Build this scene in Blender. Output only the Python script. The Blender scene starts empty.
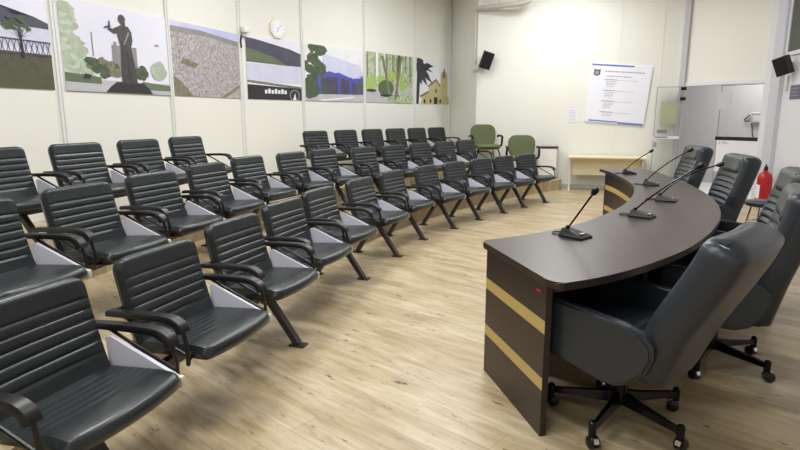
import bpy, bmesh, math, random
from mathutils import Vector, Matrix
random.seed(7)
SC = bpy.context.scene
COL = SC.collection
sin, cos, pi = math.sin, math.cos, math.pi

# ------------------------------------------------------------------ helpers
def lin(c):
    c = c / 255.0
    return c / 12.92 if c <= 0.04045 else ((c + 0.055) / 1.055) ** 2.4

def rgb(r, g, b):
    return (lin(r), lin(g), lin(b), 1.0)

MATS = {}
def mat(name, col, rough=0.5, metal=0.0, bump=None, vary=None, spec=None, emit=None, coat=0.0):
    """bump = (scale, strength); vary = (scale, other colour, amount)"""
    m = bpy.data.materials.new(name)
    m.use_nodes = True
    nt = m.node_tree
    b = nt.nodes['Principled BSDF']
    b.inputs['Base Color'].default_value = rgb(*col)
    b.inputs['Roughness'].default_value = rough
    b.inputs['Metallic'].default_value = metal
    if coat:
        b.inputs['Coat Weight'].default_value = coat
        b.inputs['Coat Roughness'].default_value = 0.15
    if spec is not None:
        b.inputs['Specular IOR Level'].default_value = spec
    if emit:
        b.inputs['Emission Color'].default_value = rgb(*emit[0])
        b.inputs['Emission Strength'].default_value = emit[1]
    tc = nt.nodes.new('ShaderNodeTexCoord')
    if vary:
        n = nt.nodes.new('ShaderNodeTexNoise')
        n.inputs['Scale'].default_value = vary[0]
        n.inputs['Detail'].default_value = 6
        nt.links.new(tc.outputs['Object'], n.inputs['Vector'])
        r = nt.nodes.new('ShaderNodeValToRGB')
        w = 0.5 * vary[2]
        r.color_ramp.elements[0].position = max(0, 0.5 - w)
        r.color_ramp.elements[1].position = min(1, 0.5 + w)
        r.color_ramp.elements[0].color = rgb(*col)
        r.color_ramp.elements[1].color = rgb(*vary[1])
        nt.links.new(n.outputs['Fac'], r.inputs['Fac'])
        nt.links.new(r.outputs['Color'], b.inputs['Base Color'])
    if bump:
        n = nt.nodes.new('ShaderNodeTexNoise')
        n.inputs['Scale'].default_value = bump[0]
        n.inputs['Detail'].default_value = 4
        nt.links.new(tc.outputs['Object'], n.inputs['Vector'])
        bp = nt.nodes.new('ShaderNodeBump')
        bp.inputs['Strength'].default_value = bump[1]
        bp.inputs['Distance'].default_value = 0.004
        nt.links.new(n.outputs['Fac'], bp.inputs['Height'])
        nt.links.new(bp.outputs['Normal'], b.inputs['Normal'])
    MATS[name] = m
    return m

def mesh_obj(name, bm, mats, parent=None, smooth=False, loc=None):
    bmesh.ops.recalc_face_normals(bm, faces=bm.faces[:])
    me = bpy.data.meshes.new(name)
    bm.to_mesh(me)
    bm.free()
    if not isinstance(mats, (list, tuple)):
        mats = [mats]
    for m in mats:
        me.materials.append(m)
    if smooth:
        for p in me.polygons:
            p.use_smooth = True
        try:
            me.set_sharp_from_angle(angle=math.radians(42))
        except Exception:
            pass
    o = bpy.data.objects.new(name, me)
    COL.objects.link(o)
    if parent is not None:
        o.parent = parent
    if loc is not None:
        o.location = loc
    return o

def thing(name, label, cat, loc=(0, 0, 0), rz=0.0, group=None):
    o = bpy.data.objects.new(name, None)
    o.empty_display_size = 0.1
    COL.objects.link(o)
    o.location = loc
    o.rotation_euler = (0, 0, rz)
    return tag(o, label, cat, group)

def tag(o, label, cat, group=None):
    o['label'] = label
    o['category'] = cat
    if group:
        o['group'] = group
    return o

def struct(o):
    o['kind'] = 'structure'
    return o

def copy_thing(o, parent=None):
    c = o.copy()
    COL.objects.link(c)
    if parent is not None:
        c.parent = parent
    for ch in list(o.children):
        copy_thing(ch, c)
    return c

BM = bmesh.new

def quad(bm, pts, mi=0):
    f = bm.faces.new([bm.verts.new(p) for p in pts])
    f.material_index = mi
    return f

def box(bm, lo, hi, bev=0.0, M=None, mi=0, seg=2):
    lo, hi = Vector(lo), Vector(hi)
    vs = [bm.verts.new((x, y, z)) for x in (lo.x, hi.x) for y in (lo.y, hi.y) for z in (lo.z, hi.z)]
    idx = [(0, 1, 3, 2), (4, 6, 7, 5), (0, 4, 5, 1), (2, 3, 7, 6), (0, 2, 6, 4), (1, 5, 7, 3)]
    fs = [bm.faces.new([vs[i] for i in q]) for q in idx]
    for f in fs:
        f.material_index = mi
    new = set(vs)
    if bev > 0:
        es = set(e for f in fs for e in f.edges)
        r = bmesh.ops.bevel(bm, geom=list(es), offset=bev, segments=seg, profile=0.5, affect='EDGES', material=mi)
        new = set(v for v in r['verts']) | set(v for v in vs if v.is_valid)
    if M is not None:
        for v in new:
            if v.is_valid:
                v.co = M @ v.co

def prism(bm, poly, vec, mi=0):
    """extrude a planar 3D polygon by vec"""
    vec = Vector(vec)
    a = [bm.verts.new(p) for p in poly]
    b = [bm.verts.new(Vector(p) + vec) for p in poly]
    n = len(a)
    fs = [bm.faces.new(a[::-1]), bm.faces.new(b)]
    for i in range(n):
        fs.append(bm.faces.new((a[i], a[(i + 1) % n], b[(i + 1) % n], b[i])))
    for f in fs:
        f.material_index = mi
    return fs

def frames(pts):
    pts = [Vector(p) for p in pts]
    T = []
    for i in range(len(pts)):
        a = pts[max(0, i - 1)]
        b = pts[min(len(pts) - 1, i + 1)]
        T.append((b - a).normalized())
    up = Vector((0, 0, 1)) if abs(T[0].z) < 0.9 else Vector((1, 0, 0))
    N = [(up - T[0] * up.dot(T[0])).normalized()]
    for i in range(1, len(pts)):
        v = N[-1] - T[i] * N[-1].dot(T[i])
        N.append(v.normalized())
    return pts, T, N

def tube(bm, pts, r, seg=8, mi=0, sx=1.0, sy=1.0, square=False):
    pts, T, N = frames(pts)
    rings = []
    for i, p in enumerate(pts):
        rr = r[i] if isinstance(r, (list, tuple)) else r
        B = T[i].cross(N[i])
        ring = []
        for k in range(seg):
            a = 2 * pi * (k + 0.5) / seg
            ring.append(bm.verts.new(p + N[i] * (cos(a) * rr * sy) + B * (sin(a) * rr * sx)))
        rings.append(ring)
    for i in range(len(rings) - 1):
        for k in range(seg):
            f = bm.faces.new((rings[i][k], rings[i][(k + 1) % seg], rings[i + 1][(k + 1) % seg], rings[i + 1][k]))
            f.material_index = mi
    for ring, rv in ((rings[0], True), (rings[-1], False)):
        f = bm.faces.new(ring[::-1] if rv else ring)
        f.material_index = mi

def lathe(bm, prof, seg=20, c=(0, 0, 0), M=None, mi=0):
    c = Vector(c)
    rings = []
    for r, z in prof:
        ring = []
        for k in range(seg):
            a = 2 * pi * k / seg
            v = Vector((r * cos(a), r * sin(a), z))
            if M is not None:
                v = M @ v
            ring.append(bm.verts.new(c + v))
        rings.append(ring)
    for i in range(len(rings) - 1):
        for k in range(seg):
            f = bm.faces.new((rings[i][k], rings[i][(k + 1) % seg], rings[i + 1][(k + 1) % seg], rings[i + 1][k]))
            f.material_index = mi
    for ring, rv in ((rings[0], True), (rings[-1], False)):
        if (ring[0].co - ring[seg // 2].co).length > 1e-6:
            f = bm.faces.new(ring[::-1] if rv else ring)
            f.material_index = mi

def spline(pts, n=8):
    pts = [Vector(p) for p in pts]
    P = [pts[0] * 2 - pts[1]] + pts + [pts[-1] * 2 - pts[-2]]
    out = []
    for i in range(1, len(P) - 2):
        for k in range(n):
            t = k / n
            a, b, c, d = P[i - 1], P[i], P[i + 1], P[i + 2]
            out.append(0.5 * ((2 * b) + (c - a) * t + (2 * a - 5 * b + 4 * c - d) * t * t + (3 * b - a - 3 * c + d) * t ** 3))
    out.append(pts[-1])
    return out

def pad(bm, w, L, t, rc, e, mapf, grooves=(), gd=0.008, gs=0.007, nx=9, nv=54, gx=0.86, wf=None, puff=0.0, mi=0):
    """upholstered pad: rounded outline w x L, thickness t, soft edge e; mapf(x, v, d) places it"""
    vs = []
    for i in range(nv + 1):
        s = i / nv
        # denser rows near both ends
        vs.append(L * (s - 0.10 * sin(2 * pi * s) / (2 * pi) * 2))
    rows = []
    for v in vs:
        hw = w / 2 * (wf(v / L) if wf else 1)
        dz = 0
        if v < rc: dz = rc - v
        if v > L - rc: dz = v - (L - rc)
        hw = hw - rc + math.sqrt(max(0, rc * rc - dz * dz))
        row_f, row_b = [], []
        for k in range(-nx, nx + 1):
            u = sin(k / nx * pi / 2) * 0.55 + 0.45 * k / nx
            x = hw * u
            dx = hw - abs(x)
            dv = min(v, L - v)
            # distance to edge, rounded at the corners
            if dx < e and dv < e:
                d = max(0, e - math.hypot(e - dx, e - dv))
            else:
                d = min(dx, dv)
            q = min(1, d / e)
            h = t / 2 * math.sqrt(max(0, 1 - (1 - q) ** 2))
            g = 0
            for v0 in grooves:
                g += gd * math.exp(-((v - v0) / gs) ** 2)
            m = 1 if abs(x) < gx * hw else max(0, 1 - (abs(x) - gx * hw) / ((1 - gx) * hw) * 1.6)
            pf = puff * (1 - (2 * x / w) ** 2) * (1 - (2 * v / L - 1) ** 2)
            dd = -(h + pf) + g * m * (h / (t / 2))
            row_f.append(bm.verts.new(mapf(x, v, dd)))
            row_b.append(bm.verts.new(mapf(x, v, h)))
        rows.append((row_f, row_b))
    for i in range(nv):
        for side in (0, 1):
            a, b = rows[i][side], rows[i + 1][side]
            for k in range(2 * nx):
                f = bm.faces.new((a[k], a[k + 1], b[k + 1], b[k]))
                f.material_index = mi
    bmesh.ops.remove_doubles(bm, verts=bm.verts[:], dist=1e-5)

# ------------------------------------------------------------------ materials
mat('wall_cream', (232, 232, 224), 0.55, bump=(60, 0.03))
mat('trim_white', (228, 228, 226), 0.4)
mat('ceiling_white', (235, 235, 230), 0.8, bump=(90, 0.05))
mat('post_lilac', (206, 206, 214), 0.4)
mat('post_white', (226, 226, 232), 0.4)
mat('seat_leather', (32, 37, 40), 0.29, bump=(220, 0.10), vary=(6, (40, 46, 48), 1.0))
mat('chair_black', (14, 14, 16), 0.36)
mat('chair_steel', (62, 57, 58), 0.4, 0.2)
mat('tablet_white', (222, 221, 234), 0.35)
mat('cap_cream', (214, 210, 200), 0.4)
mat('exec_leather', (38, 44, 52), 0.34, bump=(180, 0.12), vary=(5, (46, 52, 60), 1.0))
mat('exec_leather_grey', (66, 70, 70), 0.42, bump=(180, 0.12))
mat('chrome', (205, 205, 208), 0.12, 1.0)
mat('black_metal', (18, 17, 20), 0.22, 0.4)
mat('black_plastic', (16, 16, 18), 0.4)
mat('desk_wood', (44, 29, 26), 0.38, vary=(3, (36, 24, 22), 1.0))
mat('desk_top', (58, 44, 42), 0.30, vary=(4, (50, 39, 37), 1.0))
mat('stripe_ochre', (186, 163, 98), 0.4)
mat('green_fabric', (92, 100, 68), 0.85, bump=(300, 0.3), vary=(12, (100, 108, 74), 1.0))
mat('table_beige', (232, 222, 190), 0.4)
mat('table_leg', (226, 224, 214), 0.4)
mat('speaker_black', (24, 24, 26), 0.6)
mat('paper_white', (236, 236, 246), 0.6)
mat('board_white', (238, 239, 248), 0.35)
mat('board_blue', (108, 124, 205), 0.4)
mat('ink_grey', (158, 158, 174), 0.6)
mat('ink_dark', (88, 92, 108), 0.6)
mat('sign_grey', (92, 94, 112), 0.4)
mat('shade_grey', (82, 86, 80), 0.6)
mat('ext_red', (176, 26, 30), 0.3)
mat('corridor_wall', (192, 190, 192), 0.6)
mat('corridor_floor', (222, 222, 220), 0.3)
mat('conduit_grey', (196, 195, 190), 0.45)
mat('clock_cream', (232, 228, 212), 0.4)
mat('lamp_glow', (255, 255, 255), 0.5, emit=((255, 250, 240), 2.0))
mat('glass_sticker_grey', (128, 130, 126), 0.5)
mat('glass_sticker_lilac', (120, 112, 190), 0.5)
mat('sticker_white', (232, 232, 238), 0.5)
mat('sticker_black', (22, 22, 24), 0.4)
mat('map_green', (222, 222, 190), 0.6, vary=(9, (208, 212, 172), 1.2))
mat('equip_pale', (196, 194, 198), 0.5)
mat('equip_grey', (150, 150, 156), 0.5)
mat('cable_black', (30, 30, 32), 0.5)
mat('label_red', (190, 40, 40), 0.5)
# colours printed on the wall photographs
def print_mat(name, a, b, scale, amt=0.6):
    return mat('print_' + name, a, 0.35, vary=(scale, b, amt))
print_mat('sky', (222, 222, 238), (234, 232, 244), 2)
print_mat('skyblue', (176, 180, 226), (214, 212, 236), 2)
print_mat('hill', (66, 64, 82), (86, 86, 100), 9)
print_mat('field', (92, 104, 78), (112, 122, 96), 8)
print_mat('water', (214, 214, 232), (200, 202, 224), 7)
print_mat('lawn', (74, 76, 58), (98, 94, 74), 14)
print_mat('fence', (206, 204, 206), (176, 176, 180), 40)
print_mat('treedark', (54, 66, 50), (96, 112, 82), 16)
print_mat('treepale', (150, 166, 134), (192, 202, 186), 10)
print_mat('leafpale', (176, 188, 168), (206, 214, 204), 18)
print_mat('bronze', (52, 50, 54), (84, 80, 78), 14)
print_mat('concrete', (132, 130, 132), (150, 148, 150), 10)
print_mat('road', (196, 196, 200), (178, 178, 182), 8)
print_mat('city', (110, 102, 98), (208, 204, 206), 34, 0.5)
print_mat('citygreen', (84, 88, 64), (150, 146, 120), 24)
print_mat('dark', (38, 38, 44), (58, 56, 60), 20)
print_mat('blue', (72, 74, 166), (92, 96, 190), 5)
print_mat('bluepale', (196, 198, 228), (214, 214, 236), 5)
print_mat('garden', (128, 150, 84), (206, 214, 188), 15, 0.4)
print_mat('topiary', (68, 88, 50), (96, 116, 68), 24)
print_mat('limegreen', (150, 178, 88), (176, 198, 116), 16)
print_mat('trunk', (108, 110, 88), (136, 134, 112), 30)
print_mat('church', (198, 192, 142), (184, 176, 128), 8)
print_mat('roof', (132, 116, 96), (112, 98, 84), 12)
print_mat('palm', (44, 42, 56), (66, 64, 76), 22)
print_mat('white', (236, 236, 240), (226, 226, 232), 4)

def wood_floor():
    m = bpy.data.materials.new('laminate_floor')
    m.use_nodes = True
    nt = m.node_tree
    N, Lk = nt.nodes, nt.links
    b = N['Principled BSDF']
    tc = N.new('ShaderNodeTexCoord')
    mp = N.new('ShaderNodeMapping')
    mp.inputs['Rotation'].default_value = (0, 0, math.radians(-138))
    Lk.new(tc.outputs['Object'], mp.inputs['Vector'])
    br = N.new('ShaderNodeTexBrick')
    br.offset = 0.37
    br.inputs['Scale'].default_value = 1.0
    br.inputs['Brick Width'].default_value = 1.25
    br.inputs['Row Height'].default_value = 0.165
    br.inputs['Mortar Size'].default_value = 0.0016
    br.inputs['Mortar Smooth'].default_value = 0.2
    br.inputs['Color1'].default_value = rgb(204, 190, 162)
    br.inputs['Color2'].default_value = rgb(195, 179, 150)
    br.inputs['Mortar'].default_value = rgb(162, 147, 118)
    Lk.new(mp.outputs['Vector'], br.inputs['Vector'])
    mp2 = N.new('ShaderNodeMapping')
    mp2.inputs['Scale'].default_value = (1.1, 9.0, 1.0)
    Lk.new(mp.outputs['Vector'], mp2.inputs['Vector'])
    n1 = N.new('ShaderNodeTexNoise')
    n1.inputs['Scale'].default_value = 2.2
    n1.inputs['Detail'].default_value = 8
    n1.inputs['Roughness'].default_value = 0.62
    n1.inputs['Distortion'].default_value = 0.6
    Lk.new(mp2.outputs['Vector'], n1.inputs['Vector'])
    r1 = N.new('ShaderNodeValToRGB')
    r1.color_ramp.elements[0].position = 0.30
    r1.color_ramp.elements[0].color = rgb(216, 206, 190)
    r1.color_ramp.elements[1].position = 0.62
    r1.color_ramp.elements[1].color = (1, 1, 1, 1)
    Lk.new(n1.outputs['Fac'], r1.inputs['Fac'])
    mx = N.new('ShaderNodeMix')
    mx.data_type = 'RGBA'
    mx.blend_type = 'MULTIPLY'
    mx.inputs['Factor'].default_value = 1.0
    Lk.new(br.outputs['Color'], mx.inputs['A'])
    Lk.new(r1.outputs['Color'], mx.inputs['B'])
    # dark specks and short cracks in the grain
    mp3 = N.new('ShaderNodeMapping')
    mp3.inputs['Scale'].default_value = (2.2, 9.0, 1.0)
    Lk.new(mp.outputs['Vector'], mp3.inputs['Vector'])
    n2 = N.new('ShaderNodeTexNoise')
    n2.inputs['Scale'].default_value = 2.6
    n2.inputs['Detail'].default_value = 5
    n2.inputs['Roughness'].default_value = 0.7
    Lk.new(mp3.outputs['Vector'], n2.inputs['Vector'])
    r2 = N.new('ShaderNodeValToRGB')
    r2.color_ramp.elements[0].position = 0.315
    r2.color_ramp.elements[0].color = rgb(104, 86, 70)
    r2.color_ramp.elements[1].position = 0.385
    r2.color_ramp.elements[1].color = (1, 1, 1, 1)
    Lk.new(n2.outputs['Fac'], r2.inputs['Fac'])
    mx2 = N.new('ShaderNodeMix')
    mx2.data_type = 'RGBA'
    mx2.blend_type = 'MULTIPLY'
    mx2.inputs['Factor'].default_value = 1.0
    Lk.new(mx.outputs['Result'], mx2.inputs['A'])
    Lk.new(r2.outputs['Color'], mx2.inputs['B'])
    mp4 = N.new('ShaderNodeMapping')
    mp4.inputs['Scale'].default_value = (0.8, 2.4, 1.0)
    Lk.new(mp.outputs['Vector'], mp4.inputs['Vector'])
    n3 = N.new('ShaderNodeTexNoise')
    n3.inputs['Scale'].default_value = 2.4
    n3.inputs['Detail'].default_value = 4
    n3.inputs['Roughness'].default_value = 0.6
    Lk.new(mp4.outputs['Vector'], n3.inputs['Vector'])
    r3 = N.new('ShaderNodeValToRGB')
    r3.color_ramp.elements[0].position = 0.36
    r3.color_ramp.elements[0].color = rgb(230, 222, 205)
    r3.color_ramp.elements[1].position = 0.60
    r3.color_ramp.elements[1].color = (1, 1, 1, 1)
    Lk.new(n3.outputs['Fac'], r3.inputs['Fac'])
    mx3 = N.new('ShaderNodeMix')
    mx3.data_type = 'RGBA'
    mx3.blend_type = 'MULTIPLY'
    mx3.inputs['Factor'].default_value = 1.0
    Lk.new(mx2.outputs['Result'], mx3.inputs['A'])
    Lk.new(r3.outputs['Color'], mx3.inputs['B'])
    Lk.new(mx3.outputs['Result'], b.inputs['Base Color'])
    b.inputs['Roughness'].default_value = 0.34
    MATS['laminate_floor'] = m
wood_floor()

def glass():
    m = bpy.data.materials.new('clear_glass')
    m.use_nodes = True
    b = m.node_tree.nodes['Principled BSDF']
    b.inputs['Base Color'].default_value = (0.92, 0.94, 0.94, 1)
    b.inputs['Roughness'].default_value = 0.02
    b.inputs['Transmission Weight'].default_value = 1.0
    b.inputs['IOR'].default_value = 1.15
    MATS['clear_glass'] = m
glass()
M = MATS

# ------------------------------------------------------------------ room shell
CEIL = 4.2
def unit(x, y):
    l = math.hypot(x, y)
    return Vector((x / l, y / l, 0))
class Wall:
    def __init__(s, a, d):
        s.a = Vector((a[0], a[1], 0)); s.d = unit(*d); s.n = Vector((s.d.y, -s.d.x, 0))
    def p(s, t, z, off=0.0):
        v = s.a + s.d * t + s.n * off
        return Vector((v.x, v.y, z))
    def box(s, bm, t0, t1, z0, z1, o0, o1, mi=0):
        prism(bm, [s.p(t0, z0, o0), s.p(t1, z0, o0), s.p(t1, z1, o0), s.p(t0, z1, o0)], s.n * (o1 - o0), mi)
    def rz(s):                      # rotation that turns local -Y to the inside normal, local X to d
        return math.atan2(s.d.y, s.d.x)
WA = Wall((-2.45, 9.05), (0.342, 0.94))
WB = Wall((-2.45, 9.05), (0.63, 0.777))
cornerB = WB.p(5.74, 0)
WS = Wall((cornerB.x, cornerB.y), (1.62 - cornerB.x, 12.38 - cornerB.y))
WC = Wall((1.62, 12.38), (5.63 - 1.62, 11.23 - 12.38))
LC = math.hypot(5.63 - 1.62, 11.23 - 12.38) - 0.18
_c = WC.p(LC, 0)
WD = Wall((_c.x, _c.y), (6.35 - _c.x, 9.96 - _c.y))
LD = math.hypot(6.35 - _c.x, 9.96 - _c.y)
WE = Wall((6.42, 9.85), (-0.24, -0.97))
rearL = WA.p(-13.2, 0)
rearR = WE.p(13.0, 0)
WR = Wall((rearR.x, rearR.y), (rearL.x - rearR.x, rearL.y - rearR.y))

def wall_piece(name, W, t0, t1, z0=0.0, z1=CEIL, th=0.12, m='wall_cream'):
    bm = BM()
    W.box(bm, t0, t1, z0, z1, -th, 0.0)
    return struct(mesh_obj(name, bm, M[m]))
wall_piece('wall_left', WA, -13.2, 0.0)
wall_piece('wall_far_left', WB, 0.0, 5.74)
wall_piece('wall_corner', WS, 0.0, (Vector((1.62, 12.38, 0)) - cornerB).length)
wall_piece('wall_back', WC, 0.0, LC)
wall_piece('wall_door_header', WD, 0.0, LD, 2.06, CEIL)
wall_piece('wall_right', WE, 0.0, 13.0, m='post_white')
wall_piece('wall_rear', WR, 0.0, (rearL - rearR).length)

bm = BM()
poly = [(-7.6, -3.8), (8.8, -3.8), (8.8, 14.2), (-7.6, 14.2)]
prism(bm, [(x, y, 0) for x, y in poly], (0, 0, -0.1))
struct(mesh_obj('floor', bm, M['laminate_floor']))
bm = BM()
prism(bm, [(x, y, CEIL) for x, y in poly], (0, 0, 0.1))
struct(mesh_obj('ceiling', bm, M['ceiling_white']))

# stepped platforms under the second and third seat rows
AC = Vector((12.01, 1.16, 0))
def arc(R, t0, t1, n=40, z=0.0):
    out = []
    for i in range(n + 1):
        t = math.radians(t0 + (t1 - t0) * i / n)
        r = R(math.degrees(t)) if callable(R) else R
        out.append((AC.x - r * sin(t), AC.y + r * cos(t), z))
    return out
def outer(z, off=0.004):
    a = WC.p(1.76, z, off); b = WC.p(0.004, z, off); c = WB.p(5.70, z, off); d = WB.p(0, z, off); e = WA.p(-9.3, z, off)
    return [tuple(v) for v in (a, b, c, d, e)]
H1, H2 = 0.205, 0.413
bm = BM()
inn = arc(13.53, 103, 40.2)
prism(bm, inn + outer(0)[:1] + outer(0)[1:], (0, 0, H1))
struct(mesh_obj('platform_lower', bm, M['laminate_floor']))
def r2(t):
    return 14.80 if t > 46 else 14.80 - 0.50 * min(1, (46 - t) / 3.0)
bm = BM()
inn = arc(r2, 102, 42.0, z=H1)
prism(bm, inn + [tuple(v) for v in (WC.p(0.9, H1, 0.004), WC.p(0.004, H1, 0.004), WB.p(5.70, H1, 0.004), WB.p(0, H1, 0.004), WA.p(-8.3, H1, 0.004))], (0, 0, H2 - H1))
struct(mesh_obj('platform_upper', bm, M['laminate_floor']))

# wall panel joint strips
k = 1
def strip(W, t, w, z0=0.0, z1=CEIL, th=0.022, m='trim_white'):
    global k
    bm = BM()
    W.box(bm, t - w / 2, t - w * 0.12, z0, z1, 0.0, th)
    W.box(bm, t + w * 0.12, t + w / 2, z0, z1, 0.0, th)
    W.box(bm, t - w * 0.12, t + w * 0.12, z0, z1, 0.0, th * 0.45)
    o = struct(mesh_obj('trim_%d' % k, bm, M[m]))
    k += 1
for t in (-6.4, -4.80, -3.17, -1.54):
    strip(WA, t, 0.06, H2)
strip(WA, 0.0, 0.10, H2)
for t in (1.25, 2.80, 4.36):
    strip(WB, t, 0.05, H2)
strip(WB, 5.70, 0.05, H2)
for t in (1.42, 2.81):
    strip(WC, t, 0.012, 0.0, CEIL, 0.006, 'wall_cream')
strip(WC, 3.58, 0.012, 2.06, CEIL, 0.006, 'wall_cream')
# posts beside the glazed doorway
bm = BM()
WC.box(bm, LC - 0.085, LC + 0.005, 0, CEIL, -0.02, 0.09)
struct(mesh_obj('trim_%d' % k, bm, M['post_lilac'])); k += 1
bm = BM()
prism(bm, [WD.p(LD - 0.03, 0, 0.05), WE.p(0.02, 0, 0.07), WE.p(0.10, 0, 0.07), WE.p(0.10, 0, -0.1), WD.p(LD - 0.03, 0, -0.12)], (0, 0, CEIL))
struct(mesh_obj('trim_%d' % k, bm, M['post_lilac'])); k += 1
bm = BM()
WD.box(bm, LD - 0.12, LD - 0.03, 0, CEIL, -0.10, 0.05)
struct(mesh_obj('trim_%d' % k, bm, M['post_white'])); k += 1
bm = BM()
WD.box(bm, -0.02, LD - 0.12, 2.03, 2.09, -0.10, 0.04)
struct(mesh_obj('trim_%d' % k, bm, M['post_white'])); k += 1
bm = BM()
WC.box(bm, 1.80, LC - 0.13, 0, 0.07, 0.0, 0.012)
struct(mesh_obj('baseboard_back', bm, M['conduit_grey']))

# shaded transom window at the top of the right wall
bm = BM()
WE.box(bm, 0.17, 2.6, 2.49, CEIL - 0.1, 0.0, 0.02)
w = struct(mesh_obj('window_1', bm, M['shade_grey']))
bm = BM()
for a in ((0.10, 0.17, 2.43, CEIL - 0.1), (0.10, 2.6, 2.43, 2.49)):
    WE.box(bm, a[0], a[1], a[2], a[3], 0.0, 0.035)
mesh_obj('window_frame', bm, M['post_white'], w)

# corridor behind the doorway
WD2 = Wall(tuple(WD.p(-1.6, 0, -2.0))[:2], (WD.d.x, WD.d.y))
bm = BM()
WD2.box(bm, 0, 5.0, 0, 3.0, -0.1, 0)
struct(mesh_obj('wall_corridor', bm, M['corridor_wall']))
bm = BM()
WD.box(bm, -1.6, 3.4, 3.0, 3.06, -2.0, -0.13)
struct(mesh_obj('ceiling_corridor', bm, M['ceiling_white']))
bm = BM()
WD.box(bm, -1.6, 3.4, 0.001, 0.006, -2.0, -0.06)
struct(mesh_obj('floor_corridor', bm, M['corridor_floor']))
for i, t in enumerate((-1.6, 3.3)):
    bm = BM()
    WD.box(bm, t, t + 0.1, 0, 3.0, -2.0, -0.13)
    struct(mesh_obj('wall_corridor_%s' % ('left' if i == 0 else 'right'), bm, M['corridor_wall']))

# glass door leaves
def glass_leaf(name, p0, d, width, label_parts):
    W = Wall((p0.x, p0.y), (d.x, d.y))
    bm = BM()
    W.box(bm, 0, width, 0.02, 2.02, 0.0, 0.010)
    o = struct(mesh_obj(name, bm, M['clear_glass']))
    bm = BM()
    for a in ((0, 0.012, 0.02, 2.02), (width - 0.012, width, 0.02, 2.02), (0, width, 2.008, 2.02)):
        W.box(bm, a[0], a[1], a[2], a[3], -0.002, 0.012)
    mesh_obj('door_edge', bm, M['equip_grey'], o)
    return W, o
# open leaf, swung against the back wall
p0 = WC.p(LC - 0.48, 0, 0.155)
p1 = WC.p(LC - 0.02, 0, 0.125)
W1, leaf1 = glass_leaf('door_1', p0, p1 - p0, (p1 - p0).length, None)
lw = (p1 - p0).length
bm = BM(); W1.box(bm, 0.0, lw, 1.03, 1.085, 0.010, 0.013)
mesh_obj('door_band', bm, M['sticker_white'], leaf1)
bm = BM(); W1.box(bm, 0.02, 0.26, 1.05, 1.075, 0.013, 0.015)
mesh_obj('door_sticker', bm, M['glass_sticker_lilac'], leaf1)
bm = BM(); W1.box(bm, 0.06, 0.24, 1.145, 1.205, 0.010, 0.013)
mesh_obj('door_sticker', bm, M['glass_sticker_grey'], leaf1)
bm = BM(); W1.box(bm, 0.02, 0.07, 0.87, 0.96, 0.010, 0.022)
mesh_obj('door_lock', bm, M['equip_grey'], leaf1)
for z in (1.95, 1.76):
    bm = BM(); W1.box(bm, lw - 0.03, lw + 0.06, z, z + 0.06, -0.01, 0.03)
    mesh_obj('door_hinge', bm, M['black_metal'], leaf1)
bm = BM(); W1.box(bm, 0.10, 0.40, 1.30, 1.74, -0.006, -0.003)
mesh_obj('door_notice', bm, M['map_green'], leaf1)
# closed leaf on the right half of the doorway
p0 = WD.p(0.72, 0, -0.04); p1 = WD.p(LD - 0.13, 0, -0.04)
W2, leaf2 = glass_leaf('door_2', p0, p1 - p0, (p1 - p0).length, None)
lw2 = (p1 - p0).length
bm = BM(); W2.box(bm, -0.02, lw2 + 0.0, 1.03, 1.095, 0.012, 0.015)
mesh_obj('door_band', bm, M['sticker_black'], leaf2)
bm = BM()
W2.box(bm, 0.0, lw2, 0.45, 1.03, 0.010, 0.012)
fp = mesh_obj('door_panel', bm, M['sticker_white'], leaf2)
bm = BM()
c = W2.p(0.06, 0.985, 0.0135)
for i in range(6):
    W2.box(bm, 0.05 + 0.004 * (i % 2), 0.085 - 0.003 * (i % 3), 0.955 + 0.011 * i, 0.960 + 0.011 * i, 0.012, 0.0135)
for i in range(3):
    W2.box(bm, 0.11, 0.24 - 0.03 * i, 0.965 + 0.02 * i, 0.972 + 0.02 * i, 0.012, 0.0135)
mesh_obj('door_logo', bm, M['equip_grey'], leaf2)
bm = BM(); W2.box(bm, -0.05, 0.22, 1.58, 1.90, 0.010, 0.013)
mesh_obj('door_notice', bm, M['equip_pale'], leaf2)

# wall equipment seen through the glass
eq = thing('wall_dispenser', 'grey boxed device with dangling cable on the corridor wall behind the glass door', 'dispenser', tuple(WD2.p(2.14, 1.43)), WD2.rz())
bm = BM(); box(bm, (-0.13, -0.09, -0.11), (0.13, -0.001, 0.11), 0.015)
mesh_obj('housing', bm, M['corridor_wall'], eq)
bm = BM(); tube(bm, spline([(-0.13, -0.04, -0.02), (-0.2, -0.05, -0.08), (-0.26, -0.04, -0.03), (-0.16, -0.04, 0.06)]), 0.012)
tube(bm, spline([(-0.13, -0.04, -0.06), (-0.1, -0.04, -0.2), (-0.06, -0.03, -0.4), (0.1, -0.03, -0.75)]), 0.008)
mesh_obj('cable', bm, M['cable_black'], eq, smooth=True)
bm = BM()
for a in ((-0.105, -0.085, -0.09, 0.09), (0.085, 0.105, -0.09, 0.09), (-0.1, 0.1, 0.075, 0.09), (-0.1, 0.1, -0.09, -0.075)):
    box(bm, (a[0], -0.097, a[2]), (a[1], -0.088, a[3]))
mesh_obj('bezel', bm, M['equip_grey'], eq)

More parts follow.
